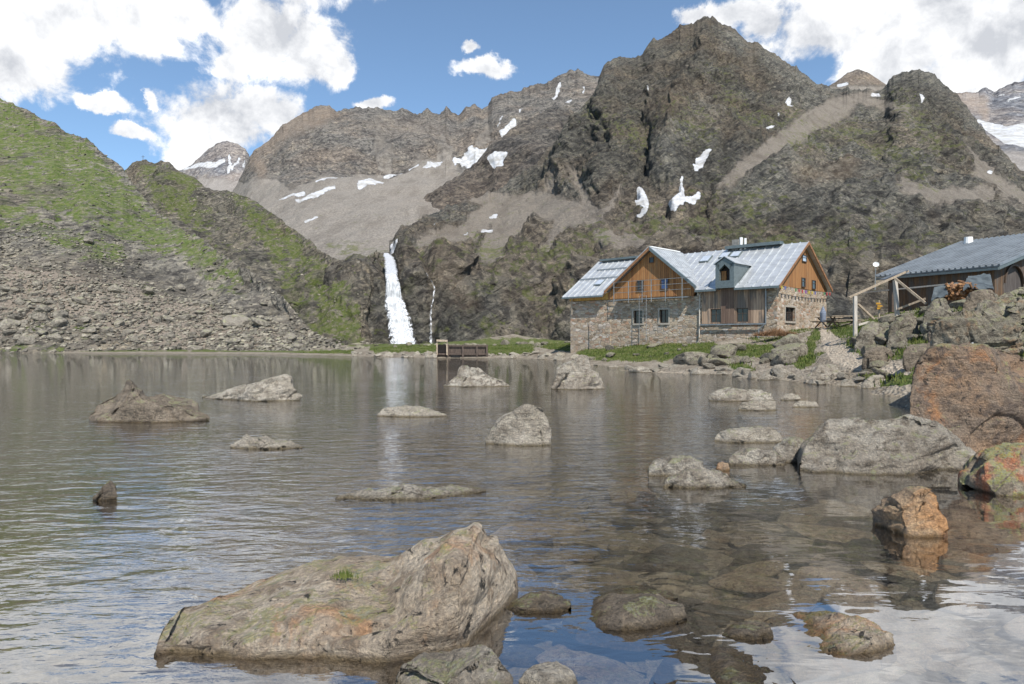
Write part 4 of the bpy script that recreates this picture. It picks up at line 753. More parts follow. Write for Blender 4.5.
scatter_line([(352, 350, 88), (450, 350, 84), (575, 350, 78)], 46, .3, .9, bkv, 'bank_rock', 'grey rock strewn on the flat below the falls cliff', 'rocks strewn below the cliff', (-5, 45), 23)
scatter_line([SL(575, 363), SL(600, 368), SL(640, 372), SL(700, 374.5), SL(765, 379.5), SL(805, 383)], 60, .18, .5, shv, 'shore_stone', 'pale stone on the gravel waterline below the hut', 'stones on the hut shore', (-1, 8), 3)
scatter_line([(690, 360, 46), (740, 358, 42), (800, 352, 39)], 34, .45, 1.05, bkv, 'bank_rock', 'jumbled grey rock on the bank in front of the hut', 'rocks heaped in front of the hut', (-13, 9), 4)
scatter_line([(590, 352, 56), (690, 352, 52)], 12, .2, .5, bkv, 'bank_rock', 'small grey rock in the grass under the hut wall', 'rocks in the grass under the hut wall', (-10, 5), 5)
scatter_line([(862, 352, 27), (905, 352, 26), (960, 340, 24), (1060, 330, 22)], 70, .35, .95, bkv, 'bank_rock', 'lichened rock piled on the slope below the barn', 'rocks piled below the barn', (-8, 45), 6)
scatter_line([SL(812, 384), SL(850, 386), SL(905, 391)], 16, .2, .5, shv, 'shore_stone', 'pale stone on the waterline below the path', 'stones below the path', (-2, 5), 8)
scatter_line([(925, 312, 33), (1070, 300, 33)], 34, .35, .9, bkv, 'bank_rock', 'angular lichened rock in the pile under the barn and firewood', 'rocks piled under the firewood', (-14, 10), 16)
scatter_line([(930, 388, 13.5), (1100, 400, 11)], 10, .3, .8, bkv, 'bank_rock', 'rock wedged behind the rusty boulder', 'rocks behind the rusty boulder', (-5, 20), 9)
# talus on the left slope: the largest ones singly, the rest as one mass
tv = variants('talus_boulder', 6, 4, R_talus, 970, rough=.07)
rq = random.Random(12)
big_spots = [(237, 320, 2.6), (262, 322, 1.6), (290, 335, 1.2), (205, 330, 1.3), (170, 318, 1.1), (100, 318, 1.2), (60, 316, 1.5), (40, 320, 1.3), (20, 300, 1.0), (90, 240, 1.3), (150, 290, 1.3)]
for i in range(55): big_spots.append((rq.uniform(0, 330), rq.uniform(262, 350), rq.uniform(.7, 1.25)))
for (px, py, s_) in big_spots:
    if py < np.interp(px, *zip(*sky7))+14: continue
    p = surf(PM7, X7, Y7, px, py)
    place('talus_boulder', tv[rq.randrange(6)], (p[0], p[1], p[2]+s_*.25), (s_, s_, s_*1.1), rq.uniform(0, 6), (rq.uniform(-.4, .4), rq.uniform(-.4, .4)), 'large block lying on the grey scree slope at left', 'rock', 'large blocks on the left scree slope')
def talus(name, Pm, Xg, Yg, pts, mat, seed, n, smin, smax, dens):
    r = np.random.RandomState(seed); V0 = [loose(2, seed+i, (1, .8, .55), lo=.45, hi=.8) for i in range(6)]; tn = []; allV = []; allF = []; off = 0
    rows, cols = Xg.shape; w_ = dens(Xg, Yg); w_ = w_*(Pm[..., 1]**1.0)*(1); w_[Yg > 357] = 0; c_ = np.cumsum(w_.ravel()); pick = np.searchsorted(c_, r.rand(n)*c_[-1])
    Pf = Pm.reshape(-1, 3)
    for k in pick:
        V, Fc = V0[r.randint(6)]; s = smin*(smax/smin)**(r.rand()**2.2); a, b, c = r.rand(3)*6.28
        ca, sa, cb, sb = math.cos(a), math.sin(a), math.cos(b*.1), math.sin(b*.1)
        Q = V*s; Q = np.stack([Q[:, 0]*ca-Q[:, 1]*sa, Q[:, 0]*sa+Q[:, 1]*ca, Q[:, 2]], -1); Q = np.stack([Q[:, 0]*cb-Q[:, 2]*sb, Q[:, 1], Q[:, 0]*sb+Q[:, 2]*cb], -1)
        allV.append(Q+Pf[k]+np.array([0, 0, s*.1])); allF.append(Fc+off); off += len(V); tn.append(np.full(len(V), r.uniform(-.55, .5)))
    me = npmesh(name, np.concatenate(allV), np.concatenate(allF), False, {'tone': np.concatenate(tn)})
    return tag(link(name, me, mat), 'grey talus of countless broken stones', 'scree', None, 'stuff')
tal = talus('scree', PM7, X7, Y7, None, R_talus, 40, 17000, .14, .7, lambda X, Y: masks(X, Y, [[(-100, 300, 60), (20, 300, 44), (120, 308, 34), (200, 330, 26), (300, 345, 14), (345, 352, 5)], [(130, 255, 6), (60, 235, 6), (0, 240, 14)]], 30, 1)+.07)
tal['label'] = 'grey scree of countless broken stones on the left slope'
tal2 = talus('loose_stones', PM6, X6, Y6, None, R_talus, 60, 1500, .2, .8, lambda X, Y: masks(X, Y, [[(330, 350, 8), (390, 350, 8)], [(230, 200, 10), (200, 200, 10)]], 20, 1)+.02)
tal2['label'] = 'loose stones scattered on the rocky knoll'
#PART3

# ================================================================== HUT
tin = simple_mat('roof_metal', (.57, .585, .59), .38, .5, .2, 1.2, (1, 1, 3), 0, .5); tin_old = simple_mat('barn_roof_metal', (.24, .265, .285), .5, .35, .25, .8, (1, 1, 2), 0, .4)
dkmet = simple_mat('dark_sheet_metal', (.16, .19, .19), .5, .4, .2); steel = simple_mat('galvanised_steel', (.36, .36, .35), .45, .7, .25)
larch = plank_mat('orange_larch_boards', ((.31, .145, .055), (.39, .20, .08), (.24, .11, .045)), .2, 2, grey=.25, greycol=(.24, .15, .08))
oldwood = plank_mat('weathered_boards', ((.36, .24, .155), (.46, .33, .23), (.22, .15, .105)), .2, 2, grey=.55, greycol=(.13, .115, .10))
barnwood = plank_mat('dark_barn_boards', ((.12, .075, .045), (.17, .105, .06), (.09, .06, .04)), .22, 2, grey=.6, greycol=(.10, .09, .08))
doorwood = plank_mat('grey_door_boards', ((.085, .075, .07), (.11, .095, .085), (.07, .062, .058)), .25, 2)
fascia = simple_mat('fascia_wood', (.30, .15, .07), .75, 0, .4, 4); polewood = simple_mat('peeled_pole_wood', (.40, .32, .23), .8, 0, .4, 5, (3, 3, .6)); palewood = simple_mat('pale_pole_wood', (.52, .47, .40), .8, 0, .3, 5, (3, 3, .6))
mason = masonry_mat('rubble_masonry', 1.1); mason2 = masonry_mat('pale_rubble_masonry', 1.35)
plaster = simple_mat('window_surround', (.38, .34, .28), .85, 0, .25, 5); concrete = simple_mat('pale_concrete', (.45, .42, .37), .9, 0, .25, 3)
glassd = simple_mat('dark_glass', (.02, .022, .025), .12, 0, .2, 3, spec=.6); glassb = simple_mat('blue_curtain_glass', (.05, .10, .24), .3, 0, .35, 3, spec=.5); glassl = simple_mat('sky_window_glass', (.55, .6, .66), .08, .3, .1, 3, spec=.7)
whitep = simple_mat('white_paint', (.78, .77, .74), .55, 0, .08); framew = simple_mat('window_frame_wood', (.10, .07, .05), .6, 0, .3)
HA = math.radians(43.6); HX, HYY = 19.0, 49.0; cA, sA = math.cos(HA), math.sin(HA)
hut = empty('mountain_hut', (HX, HYY, 0), -HA)
tag(hut, 'stone and timber mountain hut with grey metal roof and orange gables by the lake', 'mountain hut')
def fx(px): q = (px-CX)/F; k = (HX-q*HYY)/(cA+q*sA); return -k                     # along the lakeside wall (0 = right corner)
def rx(px): q = (px-CX)/F; return -(HX+5*sA-q*(HYY+5*cA))/(cA+q*sA)                    # along the ridge
def fz(px, py, off=0.0): k = -fx(px); return CH+(HY-py)/F*(HYY+k*sA)
def gy(px): q = (px-CX)/F; return (q*HYY-HX)/(sA-q*cA)                             # along the right gable wall
def gzz(px, py): return CH+(HY-py)/F*(HYY+gy(px)*cA)
XL, EAVE, RIDGE, WD, BASE = -18.9, 6.0, 9.3, 10.0, -1.5
ST = [-18.9, -.02]                                                                  # stone face
def wall_holes(mb, x0, x1, z0, z1, holes, y0=0.0, y1=.5, axis='x'):
    xs = sorted({x0, x1, *[h[0] for h in holes], *[h[1] for h in holes]}); zs = sorted({z0, z1, *[h[2] for h in holes], *[h[3] for h in holes]})
    for a, b in zip(xs[:-1], xs[1:]):
        for c, d in zip(zs[:-1], zs[1:]):
            mx, mz = (a+b)/2, (c+d)/2
            if any(h[0] < mx < h[1] and h[2] < mz < h[3] for h in holes): continue
            if axis == 'x': mb.b2((a, y0, c), (b, y1, d))
            else: mb.b2((y0, a, c), (y1, b, d))
def win(x0, x1, z0, z1, parent, y=.18, glass=glassd, frame=framew, sur=None, proud=0.0, axis='x', bars=1, deep=.0):
    """window > frame, pane(, surround); local plane of the wall at y=0, outward = -y (axis x) or +x (axis y)"""
    root = None; f = MB(); t = .055
    def bx(m, a0, a1, c0, c1, d0, d1):
        if axis == 'x': m.b2((a0, d0, c0), (a1, d1, c1))
        else: m.b2((-d1, a0, c0), (-d0, a1, c1))
    d0, d1 = y-.05, y+.03
    bx(f, x0, x0+t, z0, z1, d0, d1); bx(f, x1-t, x1, z0, z1, d0, d1); bx(f, x0+t, x1-t, z0, z0+t, d0, d1); bx(f, x0+t, x1-t, z1-t, z1, d0, d1)
    for i in range(bars): c_ = x0+(x1-x0)*(i+1)/(bars+1); bx(f, c_-.02, c_+.02, z0+t, z1-t, d0+.01, d1)
    zc = z0+(z1-z0)*.62; bx(f, x0+t, x1-t, zc-.015, zc+.015, d0+.012, d1)
    w_ = f.build('window', frame, parent)
    p = MB(); bx(p, x0+.02, x1-.02, z0+.02, z1-.02, y, y+.02); p.build('pane', glass, w_)
    if sur:
        m = MB(); g = .14; a, b = -.03, .12
        bx(m, x0-g, x0, z0-g, z1+g, a, b); bx(m, x1, x1+g, z0-g, z1+g, a, b); bx(m, x0, x1, z1, z1+g, a, b); bx(m, x0, x1, z0-g, z0, a-.05, b); m.build('window_surround', sur, w_)
    return w_
# stone lower walls
lw = [(fx(633.5), fx(642.5)), (fx(659.5), fx(668.5))]; zA = (fz(638, 323.5), fz(638, 310.5))
ZB = fz(640, 298.5)                                                                  # foot of the timber gable
holes = [(a, b, zA[0], zA[1]) for a, b in lw]
px0_, px1_ = fx(702.5), fx(766.0); PZ0, PZ1 = fz(735, 323.5), EAVE
pw = [(fx(711), fx(721.5)), (fx(737), fx(748.5))]; pz = (fz(729, 322.3), fz(729, 308.5))
m = MB(); wall_holes(m, XL, px0_, BASE, ZB, holes, 0, .5); m.b2((px0_, 0, BASE), (px1_, .5, PZ0)); m.b2((px1_, 0, BASE), (0, .5, EAVE-.1))
m.b2((fx(697), 0, ZB), (px0_, .5, EAVE-.1)); m.b2((XL, WD-.5, BASE), (0, WD, EAVE-.1)); m.b2((XL, .5, BASE), (XL+.5, WD-.5, EAVE-.1))
m.build('stone_wall', mason, hut)
gw = (gy(785.3), gy(795.0)); gwz = (gzz(790, 321.3), gzz(790, 307.3)); GT = gzz(777, 284.5)
m = MB(); wall_holes(m, .5, WD-.5, BASE, 5.72, [(gw[0], gw[1], gwz[0], gwz[1])], -.5, 0, 'y')
m.b2((-.5, 0, BASE), (-.003, .5, BASE+.01))
m.build('gable_wall', mason2, hut)
sl_ = (RIDGE-EAVE)/(WD/2)
GX0 = .0
m = MB(); m.slab([(-.3, .02, 5.72), (-.3, WD-.02, 5.72), (-.3, WD-.02, EAVE-.05), (-.3, WD/2, RIDGE-.1), (-.3, .02, EAVE-.05)], (.34, 0, 0)); gab = m.build('gable_cladding', larch, hut)
for (a, b, c, d) in ((800.5, 804, 287, 277.5), (811, 814.5, 289, 280)):
    win(gy(a), gy(b), gzz(a, c), gzz(a, d), gab, y=-.075, bars=0, axis='y')
win(gy(801), gy(805.5), gzz(803, 262), gzz(803, 255), gab, y=-.075, axis='y', bars=0, glass=glassl)
for a, b in lw: win(a, b, zA[0], zA[1], hut, .2, sur=plaster)
win(gw[0], gw[1], gwz[0], gwz[1], hut, .2, sur=plaster, axis='y')
# chequered old patch of reddish masonry left of the windows
m = MB(); m.b2((fx(590), -.12, BASE), (fx(611), 0.02, fz(600, 322))); m.build('buttress', masonry_mat('reddish_masonry', .8), hut)
# weathered timber bay
m = MB(); wall_holes(m, px0_, px1_, PZ0, PZ1-.08, [(a, b, pz[0], pz[1]) for a, b in pw], -.10, .1); bay = m.build('timber_bay', oldwood, hut)
for a, b in pw: win(a, b, pz[0], pz[1], bay, .0, bars=1)
m = MB(); m.beam((px0_-.1, -.22, PZ0-.06), (px1_+.1, -.22, PZ0-.06), .09); m.tube((px1_+.05, -.22, PZ0-.05), (px1_-.45, -.2, PZ0-.5), .05); m.tube((px1_-.45, -.2, PZ0-.5), (px1_-.45, -.2, BASE+3.2), .05); m.build('drain_pipe', steel, hut)
m = MB(); m.tube((fx(696), -.35, EAVE-.1), (fx(700.5), -.12, EAVE-.75), .05); m.tube((fx(700.5), -.12, EAVE-.75), (fx(700), -.12, fz(700, 337)), .05); m.build('downpipe', palewood, hut)
m = MB(); m.tube((px1_+.05, -.15, EAVE-.1), (px1_+.05, -.15, PZ0), .045); m.build('downpipe', steel, hut)
# timber of the lakeside gable and the band left of it
gxl, gxr = fx(608.5), fx(697.5); gxc = (gxl+gxr)/2+.15
m = MB(); m.slab([(gxl-.0, -.06, ZB), (gxr-.35, -.06, ZB), (gxr-.05, -.06, EAVE-.1), (gxc, -.06, RIDGE-.08), (gxl+.05, -.06, EAVE-.1)], (0, .22, 0)); lg = m.build('gable_cladding', larch, hut)
m = MB(); m.b2((XL-.05, -.05, fz(590, 300.5)), (gxl, .2, EAVE-.1)); m.build('timber_band', plank_mat('yellow_larch_boards', ((.46, .26, .07), (.52, .32, .10), (.38, .20, .05)), .2, 2), hut)
m = MB(); m.b2((XL-.052, .22, fz(590, 300.5)), (XL-.01, WD, EAVE-.1)); m.build('side_cladding', larch, hut)
for (a, b, c, d, g) in ((637.5, 644.5, 291, 280.5, glassd), (661.5, 669, 289.5, 279, glassb)): win(fx(a), fx(b), fz(a, c), fz(a, d), lg, y=-.10, glass=g, bars=1 if g is glassd else 0)
win(fx(649.8), fx(654.5), fz(652, 263), fz(652, 257.5), lg, y=-.10, bars=0)
# roofs
def roof_plane(name, a, b, c, d, mat, parent, seam=.62, th=.09, rib=.045):
    """sheet a-b along the eave, d-c along the ridge, standing seams running up the slope"""
    a, b, c, d = map(Vector, (a, b, c, d)); n = (b-a).cross(d-a).normalized(); n = n if n.z > 0 else -n
    m = MB(); m.slab([a, b, c, d] if (c-d).length > .01 else [a, b, c], -n*th); k = int(max((b-a).length, (c-d).length)/seam)
    for i in range(k+1):
        t = i/k; p, q = a.lerp(b, t), d.lerp(c, t)
        if (q-p).length > .15: m.beam(p+n*.03, q+n*.03, rib, .08 if rib < .1 else .16)
    return m.build(name, mat, parent)
ov = .55; z0 = EAVE-ov*sl_
ra = roof_plane('roof', (XL-.5, .04, EAVE+.03), (.4, .04, EAVE+.03), (.4, WD/2, RIDGE+.02), (XL-.5, WD/2, RIDGE+.02), tin, hut)
roof_plane('roof_eave', (XL-.5, -ov, z0+.03), (gxl-.25, -ov, z0+.03), (gxl-.25, .04, EAVE+.028), (XL-.5, .04, EAVE+.028), tin, hut)
dl, dr = fx(719.5), fx(738.0)
roof_plane('roof_eave', (gxr+.1, -ov, z0+.03), (dl, -ov, z0+.03), (dl, .04, EAVE+.028), (gxr+.1, .04, EAVE+.028), tin, hut)
roof_plane('roof_eave', (dr, -ov, z0+.03), (.4, -ov, z0+.03), (.4, .04, EAVE+.028), (dr, .04, EAVE+.028), tin, hut)
roof_plane('rear_roof', (XL-.5, WD+.2, EAVE-.12), (.4, WD+.2, EAVE-.12), (.4, WD/2, RIDGE+.02), (XL-.5, WD/2, RIDGE+.02), tin, hut)
# cross gable roof: two slopes meeting the main one in valleys
rz = RIDGE+.06; ft = -.5; s2 = (RIDGE-EAVE)/((gxr-gxl)/2)
for sgn, gxx in ((1, gxr+.12), (-1, gxl-.12)):
    zf_ = EAVE-.12*s2+.05
    a = Vector((gxc, ft, rz)); b = Vector((gxc, WD/2-.1, rz)); c = Vector((gxx, .12, zf_)); d = Vector((gxx, ft, zf_)); n = (b-a).cross(d-a).normalized(); n = n if n.z > 0 else -n
    m = MB(); m.slab([a+n*.05, b+n*.05, c+n*.05, d+n*.05], -n*.09)
    for i in range(13):
        y = ft+(WD/2-.1-ft)*i/13; t = 1 if y < .12 else 1-(y-.12)/(WD/2-.22); p = Vector((gxc, y, rz)); q = Vector((gxc+(gxx-gxc)*t, y, rz+(zf_-rz)*t)); m.beam(p+n*.07, q+n*.07, .035, .06)
    m.build('cross_gable_roof', tin, hut)
    m = MB(); m.slab([a+Vector((0, -.03, .06)), d+Vector((0, -.03, .06)), d+Vector((0, -.03, -.2)), a+Vector((0, -.03, -.22))], (0, .06, 0)); m.build('bargeboard', fascia if sgn < 0 else dkmet, hut)
m = MB()
for (y0, y1, za, zb) in ((-ov, WD/2, z0, RIDGE), (WD+.2, WD/2, EAVE-.12, RIDGE)): m.slab([(.39, y0, za+.06), (.39, y1, zb+.06), (.39, y1, zb-.18), (.39, y0, za-.18)], (.05, 0, 0))
m.build('bargeboard', fascia, hut)
for ga, gb in ((gxr+.1, dl), (dr, .4)):
    m = MB(); m.box(((ga+gb)/2, -ov-.06, z0-.06), (gb-ga, .13, .16)); m.build('gutter', dkmet, hut)
m = MB(); m.box(((XL-.5+gxl-.2)/2, -ov-.06, z0-.05), (gxl-.2-XL+.5, .12, .14)); m.build('gutter', dkmet, hut)
m = MB(); m.b2((rx(602), WD/2-.4, RIDGE+.04), (rx(640), WD/2+.1, RIDGE+.22)); m.build('ridge_cap', dkmet, hut)
m = MB(); m.b2((rx(728), WD/2-.6, RIDGE+.0), (rx(783), WD/2+.1, RIDGE+.24)); m.build('ridge_cap', dkmet, hut)
m = MB(); m.box((gxc, 2.0, rz+.08), (.22, 4.6, .08)); m.build('ridge_cap', whitep, hut)
for yy, lab in ((2.0, 0), (3.4, 1)):
    m = MB(); zz = EAVE+yy*sl_+.12; m.box(((XL+gxl)/2-.4+lab*.9, yy, zz), (4.3, .06, .1)); m.build('snow_guard', steel, hut)
def skylight(xc, yc, wx, wy):
    ang = math.atan(sl_); rot = Matrix.Rotation(ang, 3, 'X'); z = EAVE+yc*sl_+.09
    m = MB(); m.box((xc, yc, z), (wx, wy, .12), rot); f = m.build('skylight', dkmet, hut); m = MB(); m.box((xc, yc-.03, z+.045), (wx-.12, wy-.12, .06), rot); m.build('pane', glassl, f)
skylight(-7.5, 3.7, .85, 1.0); skylight(-5.0, 4.0, .8, .9); skylight(-5.95, 4.0, .8, .9); skylight(-16.6, 1.3, .8, .9)
# chimney
cx_ = fx(676)+2.6
m = MB(); m.b2((cx_-.15, WD/2-.3, RIDGE-.8), (cx_+.4, WD/2+.2, RIDGE+.75)); ch = m.build('chimney', simple_mat('chimney_render', (.24, .23, .21), .9, 0, .3, 5), hut)
m = MB(); m.tube((cx_+.55, WD/2-.1, RIDGE-.6), (cx_+.55, WD/2-.1, RIDGE+.9), .13); m.tube((cx_+.9, WD/2-.1, RIDGE-.6), (cx_+.9, WD/2-.1, RIDGE+.8), .1); m.build('flue_pipe', whitep, ch)
# dormer
dm = MB(); dz0, dz1 = z0+.05, fz(728, 281)+1.75; dxc = (dl+dr)/2; dapex = fz(728, 258.5); dside = fz(728, 264.5); yF = -ov-.12
ol, orr = dl+.30, dr-.34; oz0, oz1 = fz(728, 280.5), fz(728, 270.5)
dm.b2((dl, yF, oz0-.6), (ol, yF+.3, dside)); dm.b2((orr, yF, oz0-.6), (dr, yF+.3, dside)); dm.b2((ol, yF, oz0-.6), (orr, yF+.3, oz0-.05))
dm.slab([(dl, yF, dside), (ol, yF, oz1), (dxc, yF, oz1+.42), (orr, yF, oz1), (dr, yF, dside), (dxc, yF, dapex)], (0, .3, 0))
dm.b2((dl, yF+.3, EAVE-.4), (dl+.1, 3.2, dside-.02)); dm.b2((dr-.1, yF+.3, EAVE-.4), (dr, 3.2, dside-.02))
dor = dm.build('dormer', dkmet, hut)
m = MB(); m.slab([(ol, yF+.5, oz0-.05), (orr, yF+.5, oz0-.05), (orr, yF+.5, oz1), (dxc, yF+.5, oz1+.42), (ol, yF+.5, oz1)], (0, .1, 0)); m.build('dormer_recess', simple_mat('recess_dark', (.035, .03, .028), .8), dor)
m = MB(); m.b2((ol, yF+.38, oz0-.05), (ol+.38, yF+.49, oz1-.05)); m.build('shutter', larch, dor)
for sg, ex in ((-1, dl-.12), (1, dr+.12)):
    m = MB(); m.slab([(dxc, yF-.1, dapex+.06), (dxc, 3.7, dapex+.06), (ex, 3.3, dside-.02), (ex, yF-.1, dside-.02)], (0, 0, .07)); m.build('dormer_roof', tin, dor)
m = MB(); m.b2((ol-.1, -.16, PZ0+.02), (orr+.1, -.105, oz0-.1)); m.build('hoist_boards', plank_mat('dark_aged_boards', ((.15, .10, .075), (.19, .13, .095), (.11, .08, .065)), .2, 2), hut)
# walkway rail and ladder on the lakeside gable
m = MB(); wz = ZB-.02; hz_ = 1.45; yy = -.6
for px in (615, 629.5, 643, 652, 666, 682.5): m.tube((fx(px)+.3, yy, wz-.35), (fx(px)+.3, yy, wz+hz_), .035, n=6)
for q in (.55, 1.0, hz_): m.tube((fx(615)+.3, yy, wz+q), (fx(693)+.1, yy, wz+q), .02, n=6)
m.b2((fx(615)+.3, yy, wz-.1), (fx(691), -.07, wz-.03)); wr = m.build('walkway', steel, hut)
m = MB()
for px in (643.6, 650.6): m.tube((fx(px), yy-.06, fz(px, 342)), (fx(px), yy-.06, wz+.2), .022, n=5)
for i in range(15): z_i = fz(647, 342)+.3*i+.2; m.tube((fx(643.6), yy-.06, z_i), (fx(650.6), yy-.06, z_i), .014, n=5)
m.build('ladder', steel, hut)
m = MB(); m.tube((fx(574), -.3, EAVE-.5), (fx(574), -.3, fz(574, 315)), .045, n=6); m.build('downpipe', polewood, hut)
# string of coloured pennants and lanterns along the gable foot
fl = empty('pennant_string', (HX, HYY, 0), -HA); tag(fl, 'string of small coloured flags and flower pots along the foot of the right gable', 'flags')
cols_ = [(.45, .35, .04), (.22, .09, .32), (.38, .06, .06), (.07, .2, .07), (.35, .3, .24), (.12, .13, .3)]
fm = [simple_mat('flag_cloth', c, .8, 0, .1) for c in cols_]
pts_ = [(.45+.02*i, -.35+i*(WD+.4)/16) for i in range(17)]
def fzl(y): return GT-.1+(-.35*math.sin(y/WD*math.pi))*.3
m = MB()
for i in range(16): m.tube((.35, pts_[i][1], fzl(pts_[i][1])), (.35, pts_[i+1][1], fzl(pts_[i+1][1])), .015, n=5)
m.build('cord', polewood, fl)
for i in range(16):
    y = pts_[i][1]+.3; z = fzl(y)
    m = MB(); m.slab([(.35, y-.12, z), (.35, y+.12, z), (.35, y+.09, z-.22), (.35, y-.09, z-.25)], (.03, 0, 0)); m.build('flag', fm[(i*5+i//3) % 6], fl)

# ================================================================== BARN
BE = np.array([31.8, 45.0]); BB = np.array([28.6, 51.6]); ev = (BE-BB)/np.linalg.norm(BE-BB); pv = np.array([-ev[1], ev[0]]); bl = float(np.linalg.norm(BE-BB)); bw = 10.3
barn = empty('barn', (BE[0], BE[1], 0), math.atan2(-ev[1], -ev[0])-math.pi/2)   # local +y runs from the near corner to the far one, +x to the uphill side
tag(barn, 'low dark timber barn with ribbed grey metal roof and arched door above the boulders', 'barn')
zE = CH+75/F*45; zR = CH+8.1; BG = 3.0; q_ = (zR-zE)/bw
m = MB(); m.b2((0, .22, BG), (.2, bl+.2, zE-.05)); m.build('side_wall', barnwood, barn)
m = MB(); ac, aw = 2.15, 1.1; az_ = CH+(HY-296)/F*45
arch = [(ac+aw*math.cos(a), -.0, zE-1.15+1.25*math.sin(a)) for a in np.linspace(math.pi, 0, 11)]
m.slab([(0, 0, BG), (ac-aw, 0, BG)]+arch+[(ac+aw, 0, BG), (2*bw, 0, BG), (2*bw, 0, zE), (bw, 0, zR-.08), (0, 0, zE-.05)], (0, .2, 0)); m.build('gable_wall', barnwood, barn)
m = MB(); m.slab([(ac-aw, .1, BG)]+[(p[0], .1, p[2]) for p in arch]+[(ac+aw, .1, BG)], (0, .08, 0)); dd_ = m.build('arched_door', doorwood, barn)
m = MB(); pr = None
for a, b in zip(arch[:-1], arch[1:]): m.beam((a[0], -.05, a[2]), (b[0], -.05, b[2]), .12)
m.build('door_arch', framew, dd_)
m = MB(); m.b2((.2, bl, BG), (2*bw, bl+.2, zE)); m.build('rear_wall', barnwood, barn)
roof_plane('roof', (-.45, -.5, zE-.45*q_+.05), (-.45, bl+.9, zE-.45*q_+.05), (bw, bl+.9, zR+.05), (bw, -.5, zR+.05), tin_old, barn, .38, .09, .13)
roof_plane('rear_roof', (2*bw+.4, -.5, zE), (2*bw+.4, bl+.9, zE), (bw, bl+.9, zR+.05), (bw, -.5, zR+.05), tin_old, barn, .6)
m = MB(); m.slab([(-.46, -.53, zE-.45*q_-.02), (bw, -.53, zR), (bw, -.53, zR-.22), (-.46, -.53, zE-.45*q_-.24)], (0, .05, 0)); m.build('bargeboard', dkmet, barn)
m = MB(); m.beam((-.5, -.5, zE-.3), (-.5, bl+.9, zE-.3), .12, .16); m.build('gutter', dkmet, barn)
m = MB(); m.beam((-.62, 1.2, zE-1.05), (-.3, bl+2.6, zE-1.25), .10, .1); m.build('rail_pole', palewood, barn)
m = MB(); m.tube((bw-1.0, bl-.2, zR-.3), (bw-1.0, bl-.2, zR+.25), .35, .3, 12); m.build('roof_vent', whitep, barn)
# pole frame shelter leaning on the barn
def P3(px, py, d): return Vector(at(px, py, d))
sh = empty('pole_shelter', tuple(P3(876, 322, 38)*1.0)); tag(sh, 'open frame of peeled timber poles with lean-to edge beside the barn', 'pole frame')
def part_beam(name, a, b, w_, mat, parent, off): m = MB(); m.beam(Vector(a)-off, Vector(b)-off, w_); return m.build(name, mat, parent)
so_ = sh.location.copy(); dS = 38.0
part_beam('post', P3(855.2, 336, dS), P3(855, 296, dS), .17, palewood, sh, so_); part_beam('post', P3(897.5, 320, dS+1), P3(895, 280, dS+1), .19, palewood, sh, so_)
part_beam('top_beam', P3(849, 297.5, dS), P3(908, 271, dS+1.5), .10, polewood, sh, so_)
part_beam('brace', P3(858, 304, dS), P3(874, 319, dS+.2), .10, polewood, sh, so_); part_beam('brace', P3(895, 278.5, dS+.8), P3(926.5, 304, dS-.5), .12, polewood, sh, so_)
part_beam('rail', P3(858, 325, dS), P3(869, 322, dS+.3), .10, palewood, sh, so_); part_beam('rail', P3(898, 309, dS+.8), P3(925.5, 298.5, dS), .11, polewood, sh, so_)
part_beam('side_plank', P3(893, 283, dS+3), P3(893, 312, dS+3), .3, framew, sh, so_)
m = MB(); a, b = P3(885, 280, dS+4)-so_, P3(908, 271, dS+1.2)-so_; m.slab([a, b, b+Vector((.5, 1.2, .12)), a+Vector((.3, 1.2, .1))], (0, 0, .06)); m.build('roof_sheet', tin_old, sh)
# firewood heap and tarps
bark = simple_mat('split_firewood', (.32, .17, .075), .85, 0, .55, 3, col2=(.15, .08, .045)); tarp = simple_mat('grey_tarpaulin', (.085, .10, .105), .55, 0, .45, 2.5, bump=.05)
fw = empty('firewood_heap', tuple(P3(957, 302, 37))); tag(fw, 'heap of orange split firewood half covered by a grey tarp against the barn wall', 'firewood'); r_ = random.Random(3); fo = fw.location.copy()
for i in range(96):
    t = r_.random(); px = 934+t*46; hgt = 5+13*math.sin(math.pi*min(1, t*1.05))**.8; py = 303-t*8-r_.random()*hgt; c = P3(px, py, 37+r_.uniform(-.5, .6))-fo; d_ = Vector((r_.uniform(-1, 1), r_.uniform(-1, .3), r_.uniform(-.4, .4))).normalized()
    m = MB(); m.tube(c-d_*.2, c+d_*.2, r_.uniform(.05, .085), n=5); m.build('log', bark, fw)
def cloth(name, pts, mat, parent, off, seed):
    V = []; n = 14; (a, b, c, d) = [np.array(p) for p in pts]
    for i in range(n):
        for j in range(n):
            u_, v_ = i/(n-1), j/(n-1); V.append((a*(1-u_)+b*u_)*(1-v_)+(d*(1-u_)+c*u_)*v_-np.array(off))
    V = np.array(V); V[:, 2] += .18*fbm(V[:, 0]*1.5, V[:, 1]*1.5, V[:, 2]*1.5, 3, seed); Fc = gridfaces(n, n); V2 = V-np.array([0, 0, .05]); 
    me = npmesh(name, np.concatenate([V, V2]), np.concatenate([Fc, Fc[:, ::-1]+len(V)]), True); return link(name, me, mat, parent)
cloth('tarp', (P3(963, 289, 36.2), P3(994, 289, 36.6), P3(990, 273, 38.5), P3(968, 276, 38.5)), tarp, fw, fo, 4)
cloth('tarp', (P3(931, 300, 36.2), P3(948, 294, 36.2), P3(945, 284, 37.2), P3(934, 288, 37.2)), tarp, fw, fo, 8)
